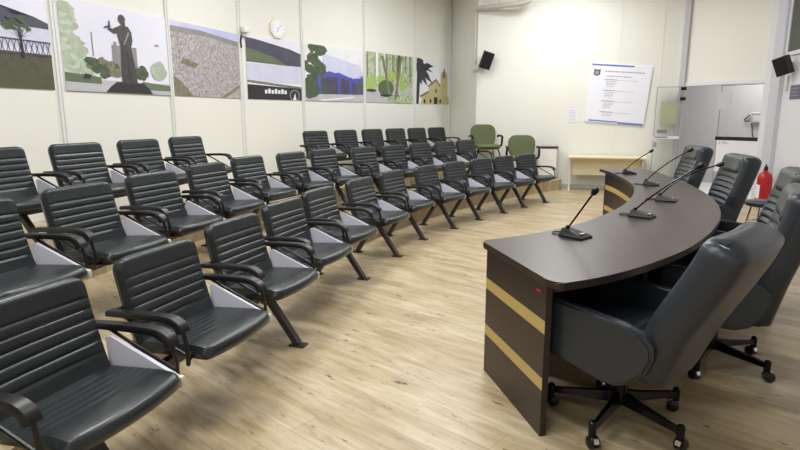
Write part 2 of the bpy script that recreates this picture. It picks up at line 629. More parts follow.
# ------------------------------------------------------------------ wall photographs
def ell(cx, cy, rx, ry, n=20, jag=0.0, rnd=random):
    return [(cx + rx * cos(2 * pi * i / n) * (1 + jag * rnd.uniform(-1, 1)), cy + ry * sin(2 * pi * i / n) * (1 + jag * rnd.uniform(-1, 1))) for i in range(n)]
def rect(a, b, c, d):
    return [(a, c), (b, c), (b, d), (a, d)]
def clip01(poly):
    def cl(P, ax, lim, sgn):
        out = []
        for i in range(len(P)):
            a, b = P[i - 1], P[i]
            ia, ib = sgn * (a[ax] - lim) <= 1e-9, sgn * (b[ax] - lim) <= 1e-9
            if ia != ib:
                t = (lim - a[ax]) / (b[ax] - a[ax])
                out.append((a[0] + (b[0] - a[0]) * t, a[1] + (b[1] - a[1]) * t))
            if ib:
                out.append(b)
        return out
    for ax, lim, s in ((0, 1, 1), (0, 0, -1), (1, 1, 1), (1, 0, -1)):
        if len(poly) >= 3:
            poly = cl(poly, ax, lim, s)
    return poly
def poster(W, t0, t1, layers, label, base):
    Z0, Z1 = 1.73, 2.68
    bm = BM()
    names = ['print_' + base] + sorted(set('print_' + l[1] for l in layers))
    names = list(dict.fromkeys(names))
    c = W.p((t0 + t1) / 2, Z0)
    def P(u, v, off):
        return W.p(t0 + (t1 - t0) * u, Z0 + (Z1 - Z0) * v, off) - c
    prism(bm, [P(0, 0, 0.001), P(1, 0, 0.001), P(1, 1, 0.001), P(0, 1, 0.001)], W.n * 0.011, 0)
    off = 0.0122
    for poly, mn in layers:
        q = clip01(poly)
        if len(q) < 3:
            continue
        f = bm.faces.new([bm.verts.new(P(u, v, off)) for u, v in q])
        f.material_index = names.index('print_' + mn)
        off += 0.00012
    bmesh.ops.triangulate(bm, faces=[f for f in bm.faces if len(f.verts) > 4])
    me = bpy.data.meshes.new('wall_photograph')
    bm.normal_update()
    for f in bm.faces:
        if f.calc_center_median().dot(W.n) > 0.012 and f.normal.dot(W.n) < 0:
            f.normal_flip()
    bm.to_mesh(me); bm.free()
    for n in names:
        me.materials.append(M[n])
    o = bpy.data.objects.new('wall_photograph', me)
    COL.objects.link(o)
    o.location = c
    return tag(o, label, 'wall photo', 'city photographs along the left wall')

# 1 lake shore with fence and tree
L = [(rect(0, 1, 0.62, 1.0), 'sky'), ([(0, 0.70), (0.2, 0.75), (0.45, 0.72), (0.66, 0.80), (0.76, 0.72), (0.9, 0.73), (1, 0.68), (1, 0.5), (0, 0.5)], 'hill'),
     (rect(0, 1, 0.40, 0.62), 'water'), (rect(0, 1, 0.0, 0.36), 'lawn')]
for i in range(26):
    x = i / 26
    L += [([(x, 0.34), (x + 0.005, 0.34), (x + 0.035, 0.48), (x + 0.03, 0.48)], 'hill'), ([(x + 0.035, 0.34), (x + 0.03, 0.34), (x, 0.48), (x + 0.005, 0.48)], 'hill')]
L += [(rect(0, 1, 0.475, 0.487), 'hill'), (rect(0, 1, 0.335, 0.347), 'hill'),
      ([(0.79, 0.30), (0.81, 0.30), (0.80, 0.60), (0.785, 0.60)], 'dark')]
for a in range(7):
    an = math.radians(20 + a * 23)
    L.append(([(0.793, 0.50), (0.800, 0.50), (0.797 + 0.11 * cos(an), 0.50 + 0.17 * sin(an))], 'dark'))
for a in range(18):
    L.append((ell(0.79 + random.uniform(-.1, .1), 0.62 + random.uniform(-.05, .07), 0.022, 0.018, 8, 0.3), 'treedark'))
poster(WA, -4.77, -3.235, L, 'wall photo of a lake shore with fence and lone tree, leftmost in the row', 'sky')
# 2 statue in a park
L = [(ell(random.uniform(0.0, 0.05 + 0.16 * (1 - q / 26)), 0.14 + 0.78 * q / 26, 0.07, 0.07, 12, 0.3), 'treepale' if q % 3 else 'leafpale') for q in range(26)]
L += [
     (rect(0.42, 0.66, 0.2, 0.56), 'concrete'), (rect(0.44, 0.47, 0.56, 0.60), 'concrete'), (rect(0.245, 0.255, 0.40, 0.67), 'concrete')]
for i in range(16):
    L.append((ell(0.22 + 0.24 * random.random(), 0.28 + random.uniform(-.08, .10), 0.05, 0.05, 10, 0.3), 'treedark' if i % 2 else 'citygreen'))
for i in range(8):
    L.append((ell(0.66 + 0.12 * random.random(), 0.26 + random.uniform(-.06, .08), 0.035, 0.04, 10, 0.3), 'treedark'))
L += [(ell(0.88, 0.3, 0.09, 0.12, 14, 0.15), 'treepale'), (rect(0, 1, 0, 0.14), 'road'), ([(0.6, 0.05), (1, 0.05), (1, 0.12), (0.7, 0.15)], 'field'),
      ([(0, 0.1), (0.3, 0.09), (0.3, 0.17), (0, 0.2)], 'field'), ([(0.14, 0.14), (0.2, 0.14), (0.22, 0.19), (0.16, 0.20)], 'dark'),
      ([(0.33, 0.0), (0.80, 0.0), (0.76, 0.07), (0.70, 0.13), (0.44, 0.13), (0.38, 0.07)], 'dark'),
      ([(0.49, 0.12), (0.645, 0.12), (0.63, 0.34), (0.605, 0.56), (0.505, 0.56), (0.495, 0.34)], 'bronze'), ([(0.505, 0.55), (0.605, 0.55), (0.625, 0.64), (0.62, 0.74), (0.59, 0.80), (0.51, 0.80), (0.48, 0.74), (0.485, 0.66)], 'bronze'),
      ([(0.50, 0.79), (0.50, 0.71), (0.45, 0.69), (0.40, 0.73), (0.40, 0.765), (0.44, 0.745)], 'bronze'), ([(0.365, 0.755), (0.42, 0.785), (0.42, 0.765), (0.365, 0.735)], 'bronze'), ([(0.405, 0.76), (0.425, 0.76), (0.42, 0.835), (0.41, 0.835)], 'bronze'),
      ([(0.525, 0.79), (0.565, 0.79), (0.565, 0.84), (0.525, 0.84)], 'bronze'), (ell(0.535, 0.875, 0.034, 0.055, 14), 'bronze'), ([(0.56, 0.15), (0.575, 0.15), (0.57, 0.5), (0.56, 0.5)], 'dark'), ([(0.53, 0.58), (0.545, 0.58), (0.60, 0.72), (0.585, 0.74)], 'concrete'),
      ([(0.86, 0.62), (0.90, 0.62), (0.90, 0.64), (0.86, 0.64)], 'concrete')]
poster(WA, -3.105, -1.575, L, 'wall photo of a dark bronze statue of a standing figure among park trees', 'sky')
# 3 city from above
L = [([(0, 1), (0, 0.93), (0.4, 0.94), (1, 0.88), (1, 1)], 'skyblue'), ([(0, 0.0), (0.0, 0.28), (0.12, 0.18), (0.22, 0.05), (0.26, 0)], 'citygreen'),
     ([(0.66, 0), (1, 0.22), (1, 0.17), (0.74, 0)], 'citygreen'), ([(0.0, 0.93), (0, 0.85), (0.5, 0.87), (1, 0.80), (1, 0.88), (0.4, 0.94)], 'concrete'),
     ([(0.1, 0.45), (0.3, 0.4), (0.36, 0.46), (0.16, 0.52)], 'citygreen')]
poster(WA, -1.50, -0.06, L, 'wall photo of a dense grey city seen from above', 'city')
# 4 hill, field and water
L = [([(0, 0.60), (1, 0.57), (1, 0.80), (0.8, 0.86), (0.6, 0.88), (0.45, 0.92), (0.3, 0.93), (0.15, 0.97), (0, 0.98)], 'hill'),
     ([(0, 0.62), (0.75, 0.57), (0.5, 0.70), (0.2, 0.78), (0, 0.82)], 'field'), (rect(0, 1, 0.28, 0.58), 'water'),
     ([(0, 0.31), (1, 0.23), (1, 0.19), (0, 0.27)], 'citygreen'), ([(0, 0), (1, 0), (1, 0.20), (0, 0.24)], 'dark')]
for i in range(7):
    L.append((rect(0.30 + i * 0.06, 0.345 + i * 0.06, 0.10, 0.16 + 0.02 * (i % 2)), 'white'))
L += [(ell(0.86, 0.08, 0.13, 0.13, 18), 'dark'), (ell(0.86, 0.08, 0.10, 0.10, 18), 'concrete'), (ell(0.86, 0.08, 0.08, 0.08, 18), 'dark'), ([(0.82, 0), (0.89, 0), (0.87, 0.12)], 'white')]
poster(WB, 0.10, 1.205, L, 'wall photo of a wooded hill above pale water, below the clock', 'sky')
# 5 blue canopy building
L = [([(0.30, 0.86), (0.95, 0.70), (1, 0.55), (1, 0.25), (0.2, 0.25)], 'bluepale'), (rect(0.15, 1, 0.12, 0.5), 'hill')]
for i in range(26):
    L.append((ell(random.uniform(0, 0.30), random.uniform(0.22, 0.98), 0.08, 0.08, 10, 0.3), 'treedark'))
L += [([(0.28, 0.47), (0.52, 0.66), (1.0, 0.46), (1.0, 0.36), (0.55, 0.54)], 'blue'), ([(0.36, 0.56), (0.52, 0.66), (0.98, 0.47), (0.80, 0.44)], 'bluepale'), ([(0.28, 0.47), (0.55, 0.54), (1.0, 0.36), (1.0, 0.30), (0.54, 0.46), (0.26, 0.42)], 'blue')]
for x in (0.20, 0.53, 0.74, 0.88):
    L.append((rect(x, x + 0.05, 0.13, 0.46), 'blue'))
L += [([(0, 0), (1, 0), (1, 0.14), (0, 0.12)], 'road'), (ell(0.08, 0.16, 0.16, 0.12, 14, 0.2), 'treedark'), (ell(0.97, 0.30, 0.08, 0.14, 12, 0.2), 'treedark'), ([(0.2, 0.02), (0.8, 0.1), (0.86, 0.08), (0.3, 0)], 'white')]
poster(WB, 1.295, 2.755, L, 'wall photo of a building entrance with a blue pillared canopy', 'white')
# 6 garden with clipped bushes
L = [(rect(0, 1, 0, 0.34), 'road')]
for i in range(20):
    x = random.random()
    L.append((rect(x, x + random.uniform(0.01, 0.03), 0.45, 1.0), random.choice(['white', 'treedark', 'trunk'])))
for i in range(12):
    L.append((ell(random.random(), random.uniform(0.45, 0.6), 0.08, 0.07, 10, 0.25), random.choice(['limegreen', 'garden', 'limegreen'])))
L += [(ell(0.07, 0.36, 0.13, 0.15, 18), 'limegreen'), (ell(0.10, 0.24, 0.1, 0.03, 14), 'dark'), (ell(0.40, 0.30, 0.165, 0.17, 22), 'topiary'), (ell(0.42, 0.15, 0.15, 0.03, 14), 'dark'),
      (ell(0.76, 0.36, 0.08, 0.12, 16), 'limegreen'), ([(0.35, 0.08), (0.6, 0.0), (1, 0), (1, 0.16), (0.8, 0.2), (0.55, 0.16)], 'garden'),
      ([(0.30, 0.95), (0.35, 0.95), (0.50, 0.18), (0.45, 0.16)], 'trunk'), ([(0.72, 0.98), (0.76, 0.98), (0.62, 0.08), (0.57, 0.08)], 'trunk'), ([(0.62, 0.95), (0.65, 0.95), (0.66, 0.12), (0.62, 0.12)], 'trunk')]
poster(WB, 2.845, 4.305, L, 'wall photo of a bright green garden with round clipped bushes', 'garden')
# 7 church and palm
L = [([(0.14, 0.0), (1.0, 0.0), (1.0, 0.10), (0.9, 0.34), (0.62, 0.36), (0.18, 0.2)], 'church'), ([(0.36, 0.40), (0.58, 0.56), (0.80, 0.34), (0.80, 0.0), (0.36, 0.0)], 'church'),
     ([(0.32, 0.40), (0.58, 0.58), (0.84, 0.32), (0.80, 0.31), (0.58, 0.53), (0.35, 0.38)], 'roof'), ([(0.10, 0.18), (0.36, 0.30), (0.36, 0.25), (0.12, 0.14)], 'roof'),
     (rect(0.72, 0.94, 0.0, 0.62), 'church'), (ell(0.83, 0.66, 0.11, 0.11, 14), 'church'), (ell(0.83, 0.66, 0.055, 0.06, 10), 'roof'), ([(0.79, 0.72), (0.87, 0.72), (0.83, 0.86)], 'treedark'), (rect(0.52, 0.63, 0.0, 0.16), 'dark'),
     (ell(0.24, 0.06, 0.03, 0.05, 10), 'dark'), (ell(0.42, 0.07, 0.03, 0.05, 10), 'dark'), (ell(0.72, 0.07, 0.03, 0.05, 10), 'dark'), (ell(0.58, 0.30, 0.04, 0.05, 10), 'roof'),
     ([(0.0, 0.0), (0.07, 0.0), (0.12, 0.7), (0.02, 0.7)], 'palm')]
for i in range(13):
    a = math.radians(-75 + i * 21)
    dx, dy = cos(a), sin(a)
    r = 0.34 + 0.08 * (i % 3)
    L.append(([(0.07 - dy * 0.06, 0.76 + dx * 0.05), (0.07 + dx * r * 0.6 - dy * 0.045, 0.78 + dy * r * 0.55), (0.07 + dx * r, 0.72 + dy * r * 0.75 - 0.06), (0.07 + dx * r * 0.6 + dy * 0.05, 0.71 + dy * r * 0.55), (0.07 + dy * 0.06, 0.72)], 'palm'))
poster(WB, 4.425, 5.67, L, 'wall photo of a yellow church with a dark palm, rightmost in the row', 'white')

# octagonal clock
ck = thing('wall_clock', 'cream octagonal wall clock above the photo of the hill', 'clock', tuple(WB.p(0.735, 2.855)), WB.rz())
bm = BM()
oct_o = [(0.165 * cos(pi / 8 + i * pi / 4), 0, 0.165 * sin(pi / 8 + i * pi / 4)) for i in range(8)]
prism(bm, oct_o, (0, -0.035, 0))
mesh_obj('case', bm, M['clock_cream'], ck)
bm = BM()
prism(bm, [(0.135 * cos(pi / 8 + i * pi / 4), -0.035, 0.135 * sin(pi / 8 + i * pi / 4)) for i in range(8)], (0, -0.003, 0))
mesh_obj('dial', bm, M['board_white'], ck)
bm = BM()
for i in range(12):
    a = i * pi / 6
    Mx = Matrix.Rotation(a, 4, 'Y')
    box(bm, (-0.003, -0.040, 0.105), (0.003, -0.038, 0.12), 0, Mx)
mesh_obj('hour_marks', bm, M['ink_grey'], ck)
for a, l, wd in ((math.radians(205), 0.065, 0.005), (math.radians(48), 0.095, 0.0035)):
    bm = BM()
    box(bm, (-wd, -0.044, -0.01), (wd, -0.041, l), 0, Matrix.Rotation(a, 4, 'Y'))
    mesh_obj('hand', bm, M['ink_grey'], ck)

# small sensor on the bend of the left wall
sn = thing('motion_sensor', 'small white sensor on the panel joint left of the clock', 'sensor', tuple(WB.p(0.06, 2.73)), WB.rz())
bm = BM(); box(bm, (-0.05, -0.11, -0.02), (0.06, -0.025, 0.07), 0.015)
mesh_obj('housing', bm, M['trim_white'], sn, smooth=True)
bm = BM(); box(bm, (-0.035, -0.07, -0.07), (0.035, -0.023, -0.02), 0.008)
mesh_obj('bracket', bm, M['conduit_grey'], sn)
bm = BM(); tube(bm, spline([(-0.04, -0.03, -0.06), (-0.06, -0.035, -0.14), (-0.05, -0.028, -0.24)]), 0.014)
mesh_obj('cable', bm, M['hill' if 'hill' in M else 'cable_black'], sn, smooth=True)

# ------------------------------------------------------------------ back wall furniture
# conduit
bm = BM()
tube(bm, [WC.p(-0.05, 2.52, 0.03), WC.p(-0.05, 3.62, 0.03)], 0.022)
box(bm, (-0.07, -0.05, -0.06), (0.07, 0.0, 0.06), 0.006, Matrix.Translation(WC.p(-0.03, 2.46, 0.006)) @ Matrix.Rotation(WC.rz(), 4, 'Z'))
tag(mesh_obj('wall_conduit', bm, M['conduit_grey'], smooth=True), 'thin grey vertical conduit with a junction box left of the far speaker', 'conduit')
bm = BM()
tube(bm, spline([WC.p(-0.02, 3.64, 0.06), WC.p(0.5, 3.64, 0.20), WC.p(0.95, 3.66, 0.32), WC.p(1.08, 3.76, 0.36), WC.p(1.10, CEIL, 0.37)], 5), 0.050, 12)
tube(bm, [WC.p(0.45, 3.66, 0.21), WC.p(0.45, CEIL, 0.21)], 0.012)
tag(mesh_obj('ceiling_pipe', bm, M['conduit_grey'], smooth=True), 'grey pipe running below the ceiling above the far speaker', 'pipe')

def speaker(loc, rz, tilt, roll, w, d, h, label):
    t = thing('wall_speaker', label, 'speaker', loc, rz, 'wall speakers')
    R = Matrix.Rotation(roll, 4, 'Y') @ Matrix.Rotation(tilt, 4, 'X')
    T = Matrix.Translation((0, -0.20, 0)) @ R
    bm = BM()
    poly = [(-w / 2, -d / 2, -h / 2), (w / 2, -d / 2, -h / 2), (w * 0.36, d / 2, -h / 2), (-w * 0.36, d / 2, -h / 2)]
    prism(bm, [T @ Vector(p) for p in poly], T.to_3x3() @ Vector((0, 0, h)))
    mesh_obj('cabinet', bm, M['speaker_black'], t)
    bm = BM()
    box(bm, (-w / 2 + 0.012, -d / 2 - 0.008, -h / 2 + 0.012), (w / 2 - 0.012, -d / 2, h / 2 - 0.012), 0.003, T)
    mesh_obj('grille', bm, M['black_plastic'], t)
    bm = BM()
    tube(bm, [(0, 0, -0.02), (0, -0.05, -0.02), T @ Vector((0, d / 2, 0))], 0.02)
    box(bm, (-0.04, -0.02, -0.10), (0.04, 0.0, 0.06), 0.004)
    mesh_obj('wall_bracket', bm, M['conduit_grey'], t)
    return t
speaker(tuple(WC.p(0.12, 2.60, 0.0)), WC.rz() + 0.45, 0.22, 0.28, 0.22, 0.20, 0.34, 'black wall speaker tilted down beside the far corner conduit')
speaker(tuple(WE.p(0.36, 2.26, 0.0)), WE.rz() + 0.62, 0.25, -0.26, 0.21, 0.18, 0.29, 'black wall speaker tilted down high on the white right wall')

# leaning information board
bd = thing('information_board', 'white information board with blue bars hanging crooked on the back wall', 'board', tuple(WC.p(2.82, 1.885)), WC.rz())
BT = Matrix.Rotation(math.radians(4.6), 4, 'Y')
bw, bh = 1.13, 1.14
bm = BM(); box(bm, (-bw / 2, -0.03, -bh / 2), (bw / 2, -0.004, bh / 2), 0.004, BT)
bars = BM()
box(bars, (-bw / 2 + 0.0, -0.033, bh / 2 - 0.035), (bw * 0.20, -0.0302, bh / 2 - 0.003), 0, BT)
box(bars, (-bw / 2 + 0.08, -0.033, -bh / 2 + 0.022), (bw * 0.06, -0.0302, -bh / 2 + 0.048), 0, BT)
box(bars, (bw * 0.06, -0.033, -bh / 2 + 0.003), (bw / 2 - 0.02, -0.0302, -bh / 2 + 0.040), 0, BT)
mesh_obj('colour_bars', bars, M['board_blue'], bd)
rr = random.Random(3)
def line(x0, x1, z, hh=0.009):
    x = x0
    while x < x1:
        l = rr.uniform(0.02, 0.06)
        box(bm, (x, -0.0318, z), (min(x1, x + l), -0.0302, z + hh), 0, BT, 1)
        x += l + 0.010
line(-0.30, 0.44, 0.425, 0.020)
line(-0.26, 0.22, 0.335, 0.016)
for zz in (0.27, 0.06, -0.145, -0.36):
    line(-0.30, 0.30 if zz < 0.2 else 0.34, zz, 0.007)
    line(-0.28, -0.06, zz + 0.002, 0.014)
    for j in range(4 if zz > -0.3 else 2):
        line(-0.25, -0.05 - 0.02 * j, zz - 0.034 - 0.030 * j)
mesh_obj('panel', bm, [M['board_white'], M['ink_grey']], bd)
bm = BM()
sh = [(-0.50, 0.46), (-0.40, 0.46), (-0.40, 0.38), (-0.415, 0.345), (-0.45, 0.33), (-0.485, 0.345), (-0.50, 0.38)]
prism(bm, [BT @ Vector((x, -0.0302, z)) for x, z in sh], BT.to_3x3() @ Vector((0, -0.001, 0)), 0)
prism(bm, [BT @ Vector((x * 0.62 - 0.171, -0.0313, (z - 0.4) * 0.6 + 0.395)) for x, z in sh], BT.to_3x3() @ Vector((0, -0.001, 0)), 1)
for s in (-1, 1):
    box(bm, (-0.45 + s * 0.052 - 0.008, -0.0318, 0.35), (-0.45 + s * 0.052 + 0.008, -0.0302, 0.47), 0, BT, 0)
mesh_obj('crest', bm, [M['ink_dark'], M['ink_grey']], bd)
# paper notice
t = thing('paper_notice', 'small white paper sheet taped to the back wall left of the board', 'paper', tuple(WC.p(1.985, 1.48)), WC.rz())
bm = BM(); box(bm, (-0.10, -0.006, -0.14), (0.10, -0.003, 0.14), 0)
for j in range(7):
    box(bm, (-0.075, -0.0068, 0.09 - j * 0.03), (0.05 + 0.02 * (j % 2), -0.006, 0.096 - j * 0.03), mi=1)
mesh_obj('sheet', bm, [M['paper_white'], M['ink_grey']], t)

# beige side table
tb = thing('side_table', 'narrow beige table with white panel legs against the back wall', 'table', tuple(WC.p(2.66, 0, 0.33)), WC.rz())
bm = BM(); box(bm, (-0.72, -0.29, 0.655), (0.72, 0.29, 0.685), 0.004)
mesh_obj('tabletop', bm, M['table_beige'], tb)
bm = BM(); box(bm, (-0.66, 0.02, 0.30), (0.66, 0.04, 0.654), 0.002)
mesh_obj('modesty_panel', bm, M['table_beige'], tb)
for s in (-1, 1):
    bm = BM()
    box(bm, (s * 0.68 - 0.02, -0.27, 0.0), (s * 0.68 + 0.02, 0.27, 0.045), 0.008)
    box(bm, (s * 0.68 - 0.018, -0.07, 0.045), (s * 0.68 + 0.018, 0.10, 0.63), 0.004)
    box(bm, (s * 0.68 - 0.02, -0.26, 0.62), (s * 0.68 + 0.02, 0.26, 0.654), 0.006)
    mesh_obj('leg', bm, M['table_leg'], tb)
# white cabinet with black ledge on the platform
cb = thing('low_cabinet', 'low white cabinet with a black top ledge in the far corner', 'cabinet', tuple(WC.p(1.53, H1, 0.16)), WC.rz())
bm = BM(); box(bm, (-0.19, -0.15, 0.0), (0.19, 0.15, 0.62), 0.006)
mesh_obj('body', bm, M['trim_white'], cb)
bm = BM(); box(bm, (-0.205, -0.17, 0.62), (0.205, 0.155, 0.648), 0.006)
mesh_obj('top', bm, M['black_plastic'], cb)
bm = BM()
box(bm, (-0.175, -0.160, 0.03), (0.175, -0.150, 0.60), 0.003)
mesh_obj('door', bm, M['wall_cream'], cb)

# sign on the right wall
t = thing('wall_sign', 'small dark grey sign on the white right wall under the speaker', 'sign', tuple(WE.p(0.62, 1.84)), WE.rz())
bm = BM(); box(bm, (-0.20, -0.012, -0.11), (0.20, -0.002, 0.11), 0.003)
mesh_obj('plate', bm, M['sign_grey'], t)
bm = BM()
for j in range(3):
    box(bm, (-0.15, -0.0135, 0.05 - j * 0.055), (0.13 - 0.05 * (j % 2), -0.012, 0.062 - j * 0.055))
mesh_obj('lettering', bm, M['ink_grey'], t)
bm = BM(); WE.box(bm, 0.26, 0.30, 1.86, 2.12, 0.0, 0.02)
tag(mesh_obj('cable_cover', bm, M['conduit_grey']), 'short grey cable cover on the right wall beneath the speaker', 'cable cover')

# fire extinguisher
FE = 1.12
fe = thing('fire_extinguisher', 'red fire extinguisher on the floor by the right wall post', 'fire extinguisher', tuple(WE.p(0.42, 0, 0.22)), WE.rz() - 0.35)
bm = BM(); lathe(bm, [(0.0, 0.0), (0.095, 0.0), (0.10, 0.02), (0.10, 0.40), (0.085, 0.455), (0.045, 0.49), (0.03, 0.50), (0.03, 0.52), (0, 0.52)], 24)
mesh_obj('cylinder_body', bm, M['ext_red'], fe, smooth=True)
bm = BM()
lathe(bm, [(0.02, 0.52), (0.028, 0.53), (0.028, 0.565), (0.018, 0.575), (0, 0.575)], 12)
tube(bm, [(-0.02, 0, 0.56), (0.06, 0, 0.585), (0.13, 0, 0.60)], 0.014)
tube(bm, [(-0.02, 0, 0.545), (0.06, 0, 0.545), (0.10, 0, 0.535)], 0.010)
mesh_obj('valve_handle', bm, M['black_plastic'], fe, smooth=True)
bm = BM(); tube(bm, spline([(-0.02, 0, 0.55), (-0.10, -0.02, 0.53), (-0.13, -0.03, 0.40), (-0.12, -0.02, 0.18), (-0.11, -0.02, 0.10)]), 0.012)
mesh_obj('hose', bm, M['black_plastic'], fe, smooth=True)
bm = BM()
n = 10
for i in range(n):
    a0 = math.radians(-150 + 120 * i / n); a1 = math.radians(-150 + 120 * (i + 1) / n)
    quad(bm, [(0.1012 * cos(a0), 0.1012 * sin(a0), 0.10), (0.1012 * cos(a1), 0.1012 * sin(a1), 0.10), (0.1012 * cos(a1), 0.1012 * sin(a1), 0.30), (0.1012 * cos(a0), 0.1012 * sin(a0), 0.30)])
    if 2 <= i < 6:
        quad(bm, [(0.102 * cos(a0), 0.102 * sin(a0), 0.22), (0.102 * cos(a1), 0.102 * sin(a1), 0.22), (0.102 * cos(a1), 0.102 * sin(a1), 0.26), (0.102 * cos(a0), 0.102 * sin(a0), 0.26)], 1)
mesh_obj('instruction_label', bm, [M['paper_white'], M['board_blue']], fe)
fe.scale = (FE, FE, FE)

# ------------------------------------------------------------------ auditorium chairs
GAU = 'black auditorium chairs in three rows'
def make_auditorium():
    root = thing('auditorium_chair', 'x', 'chair', group=GAU)
    leather = M['seat_leather']
    # backrest
    a, b = Vector((0, -0.115, 0.352)), Vector((0, 0.010, 0.815))
    ax = (b - a).normalized(); nrm = Vector((0, ax.z, -ax.y))
    Lb = (b - a).length
    bm = BM()
    def mb(x, v, d):
        curve = -0.10 * x * x
        return a + ax * v + nrm * (d + 0.012 * (1 - 4 * (v / Lb - 0.5) ** 2)) + Vector((x, curve, 0))
    gr = [Lb * q for q in (0.30, 0.40, 0.50, 0.60, 0.70, 0.79)]
    pad(bm, 0.55, Lb, 0.070, 0.060, 0.030, mb, gr, 0.0070, 0.0055, nx=9, nv=84)
    mesh_obj('backrest', bm, leather, root, smooth=True)
    # seat
    bm = BM()
    def ms(x, v, d):            # v from rear (0) to front
        y = -0.03 - v * 0.99
        s = v / 0.45
        z = 0.398 + 0.03 * s - 0.018 * max(0, (s - 0.75) / 0.25) ** 2
        y -= 0.030 * (1 - (2 * x / 0.55) ** 2) * s
        return Vector((x, y, z - d))
    pad(bm, 0.55, 0.455, 0.062, 0.035, 0.026, ms, [0.15, 0.19, 0.23, 0.27, 0.31], 0.0035, 0.005, nx=9, nv=60, gx=0.9)
    mesh_obj('seat', bm, leather, root, smooth=True)
    # under-seat shell and brackets
    bm = BM()
    box(bm, (-0.20, -0.40, 0.352), (0.20, -0.05, 0.375), 0.004)
    box(bm, (-0.05, -0.27, 0.345), (0.05, -0.13, 0.356), 0.0)
    for s in (-1, 1):
        tube(bm, [(s * 0.17, -0.32, 0.358), (s * 0.17, -0.05, 0.355), (s * 0.17, -0.04, 0.40), (s * 0.17, 0.01, 0.60)], 0.014, 6)
    mesh_obj('seat_frame', bm, M['chair_steel'], root, smooth=True)
    # armrests
    for s in (-1, 1):
        bm = BM()
        x = s * 0.318
        path = [(0.005, 0.580), (-0.06, 0.583), (-0.18, 0.588), (-0.30, 0.589), (-0.355, 0.582), (-0.392, 0.560), (-0.402, 0.532)]
        pts = spline([(x, y, z) for y, z in path], 4)
        P, T, N = frames(pts)
        rings = []
        for i, p in enumerate(P):
            q = i / (len(P) - 1)
            w = 0.025 + 0.006 * min(1, q * 1.6)
            th = 0.012 + 0.003 * q
            n = Vector((0, -T[i].z, T[i].y))
            if n.z < 0 and i < len(P) // 2: n = -n
            if i and n.dot(rings[-1][1]) < 0: n = -n
            X = Vector((1, 0, 0))
            prof = [(-w, -th), (w, -th), (w, th * 0.3), (w * 0.75, th), (-w * 0.75, th), (-w, th * 0.3)]
            rings.append(([bm.verts.new(p + X * u + n * v) for u, v in prof], n))
        for i in range(len(rings) - 1):
            A, B = rings[i][0], rings[i + 1][0]
            for k2 in range(6):
                bm.faces.new((A[k2], A[(k2 + 1) % 6], B[(k2 + 1) % 6], B[k2]))
        bm.faces.new(rings[0][0][::-1]); bm.faces.new(rings[-1][0])
        arm = mesh_obj('armrest', bm, M['chair_black'], root, smooth=True)
        bm = BM()
        tube(bm, [(x, -0.395, 0.545), (x, -0.415, 0.46), (x, -0.415, 0.385), (x * 0.8, -0.36, 0.362), (x * 0.55, -0.32, 0.362)], 0.010, 8)
        tube(bm, [(x, -0.06, 0.575), (x, -0.17, 0.525), (x, -0.405, 0.425)], 0.008, 6)
        tube(bm, [(x, 0.02, 0.572), (x * 0.8, 0.03, 0.565), (x * 0.5, 0.03, 0.56)], 0.012, 6)
        mesh_obj('arm_strut', bm, M['chair_black'], arm, smooth=True)
    return root

def add_tablet(root):
    bm = BM()
    x = 0.288
    poly = [(-0.105, 0.37), (-0.09, 0.545), (-0.115, 0.552), (-0.44, 0.418), (-0.44, 0.39), (-0.38, 0.37)]
    prism(bm, [(x - 0.009, y, z) for y, z in poly], (0.018, 0, 0))
    o = mesh_obj('writing_tablet', bm, M['tablet_white'], root)
    o['label'] = 'white folded writing tablet'
    bm = BM()
    box(bm, (x - 0.012, -0.468, 0.365), (x + 0.016, -0.436, 0.420), 0.011)
    c = mesh_obj('hinge_cap', bm, M['cap_cream'], o, smooth=True)
    return o

ROW1 = [(-1.419, 2.038, 72.2), (-1.228, 2.79, 71.5), (-1.088, 3.631, 71.2), (-0.924, 4.411, 71.0), (-0.754, 5.181, 69.3), (-0.44, 6.062, 65.8), (-0.116, 6.931, 61.5), (0.34, 7.65, 56.5), (0.779, 8.313, 52.2), (1.258, 8.938, 48.1), (1.705, 9.51, 45.2), (2.20, 10.05, 43.3)]
ROW2 = [(-2.252, 2.91, 74.8), (-2.123, 3.713, 73.5), (-1.999, 4.553, 72.2), (-1.869, 5.474, 70.4), (-1.729, 6.439, 67.7), (-1.383, 7.203, 63.3), (-1.07, 7.90, 59.3), (-0.548, 8.44, 55.7), (-0.116, 9.042, 52.8), (0.328, 9.669, 50.5), (0.79, 10.328, 48.3), (1.254, 11.098, 46.3)]
ROW3 = [(-3.10, 4.33, 73.6), (-2.90, 5.12, 72.0), (-2.72, 5.954, 70.6), (-2.557, 6.836, 69.8), (-1.411, 9.541, 52.8), (-0.972, 10.19, 51.4), (-0.532, 10.792, 50.2), (-0.102, 11.387, 49.3), (0.335, 11.969, 48.6), (0.782, 12.531, 47.9)]
ORD = ['first', 'second', 'third', 'fourth', 'fifth', 'sixth', 'seventh', 'eighth', 'ninth', 'tenth', 'eleventh', 'twelfth']
proto_plain = make_auditorium()
proto_tab = make_auditorium()
add_tablet(proto_tab)
used = {'a': False, 'b': False}
def place(x, y, yaw, z, tab, label):
    key = 'a' if tab else 'b'
    src = proto_tab if tab else proto_plain
    if used[key]:
        o = copy_thing(src)
    else:
        o = src
        used[key] = True
    o.location = (x, y, z)
    o.rotation_euler = (0, 0, math.radians(yaw))
    o['label'] = label
    return o
for i, (x, y, a) in enumerate(ROW1):
    if i == 0: lb = 'black ribbed auditorium chair filling the lower left corner, nearest of the front row'
    elif i == 11: lb = 'black ribbed auditorium chair ending the front row at the far end, without tablet'
    else: lb = 'black ribbed auditorium chair, %s from the near end of the front row' % ORD[i]
    place(x, y, a, 0.0, i != 11, lb)
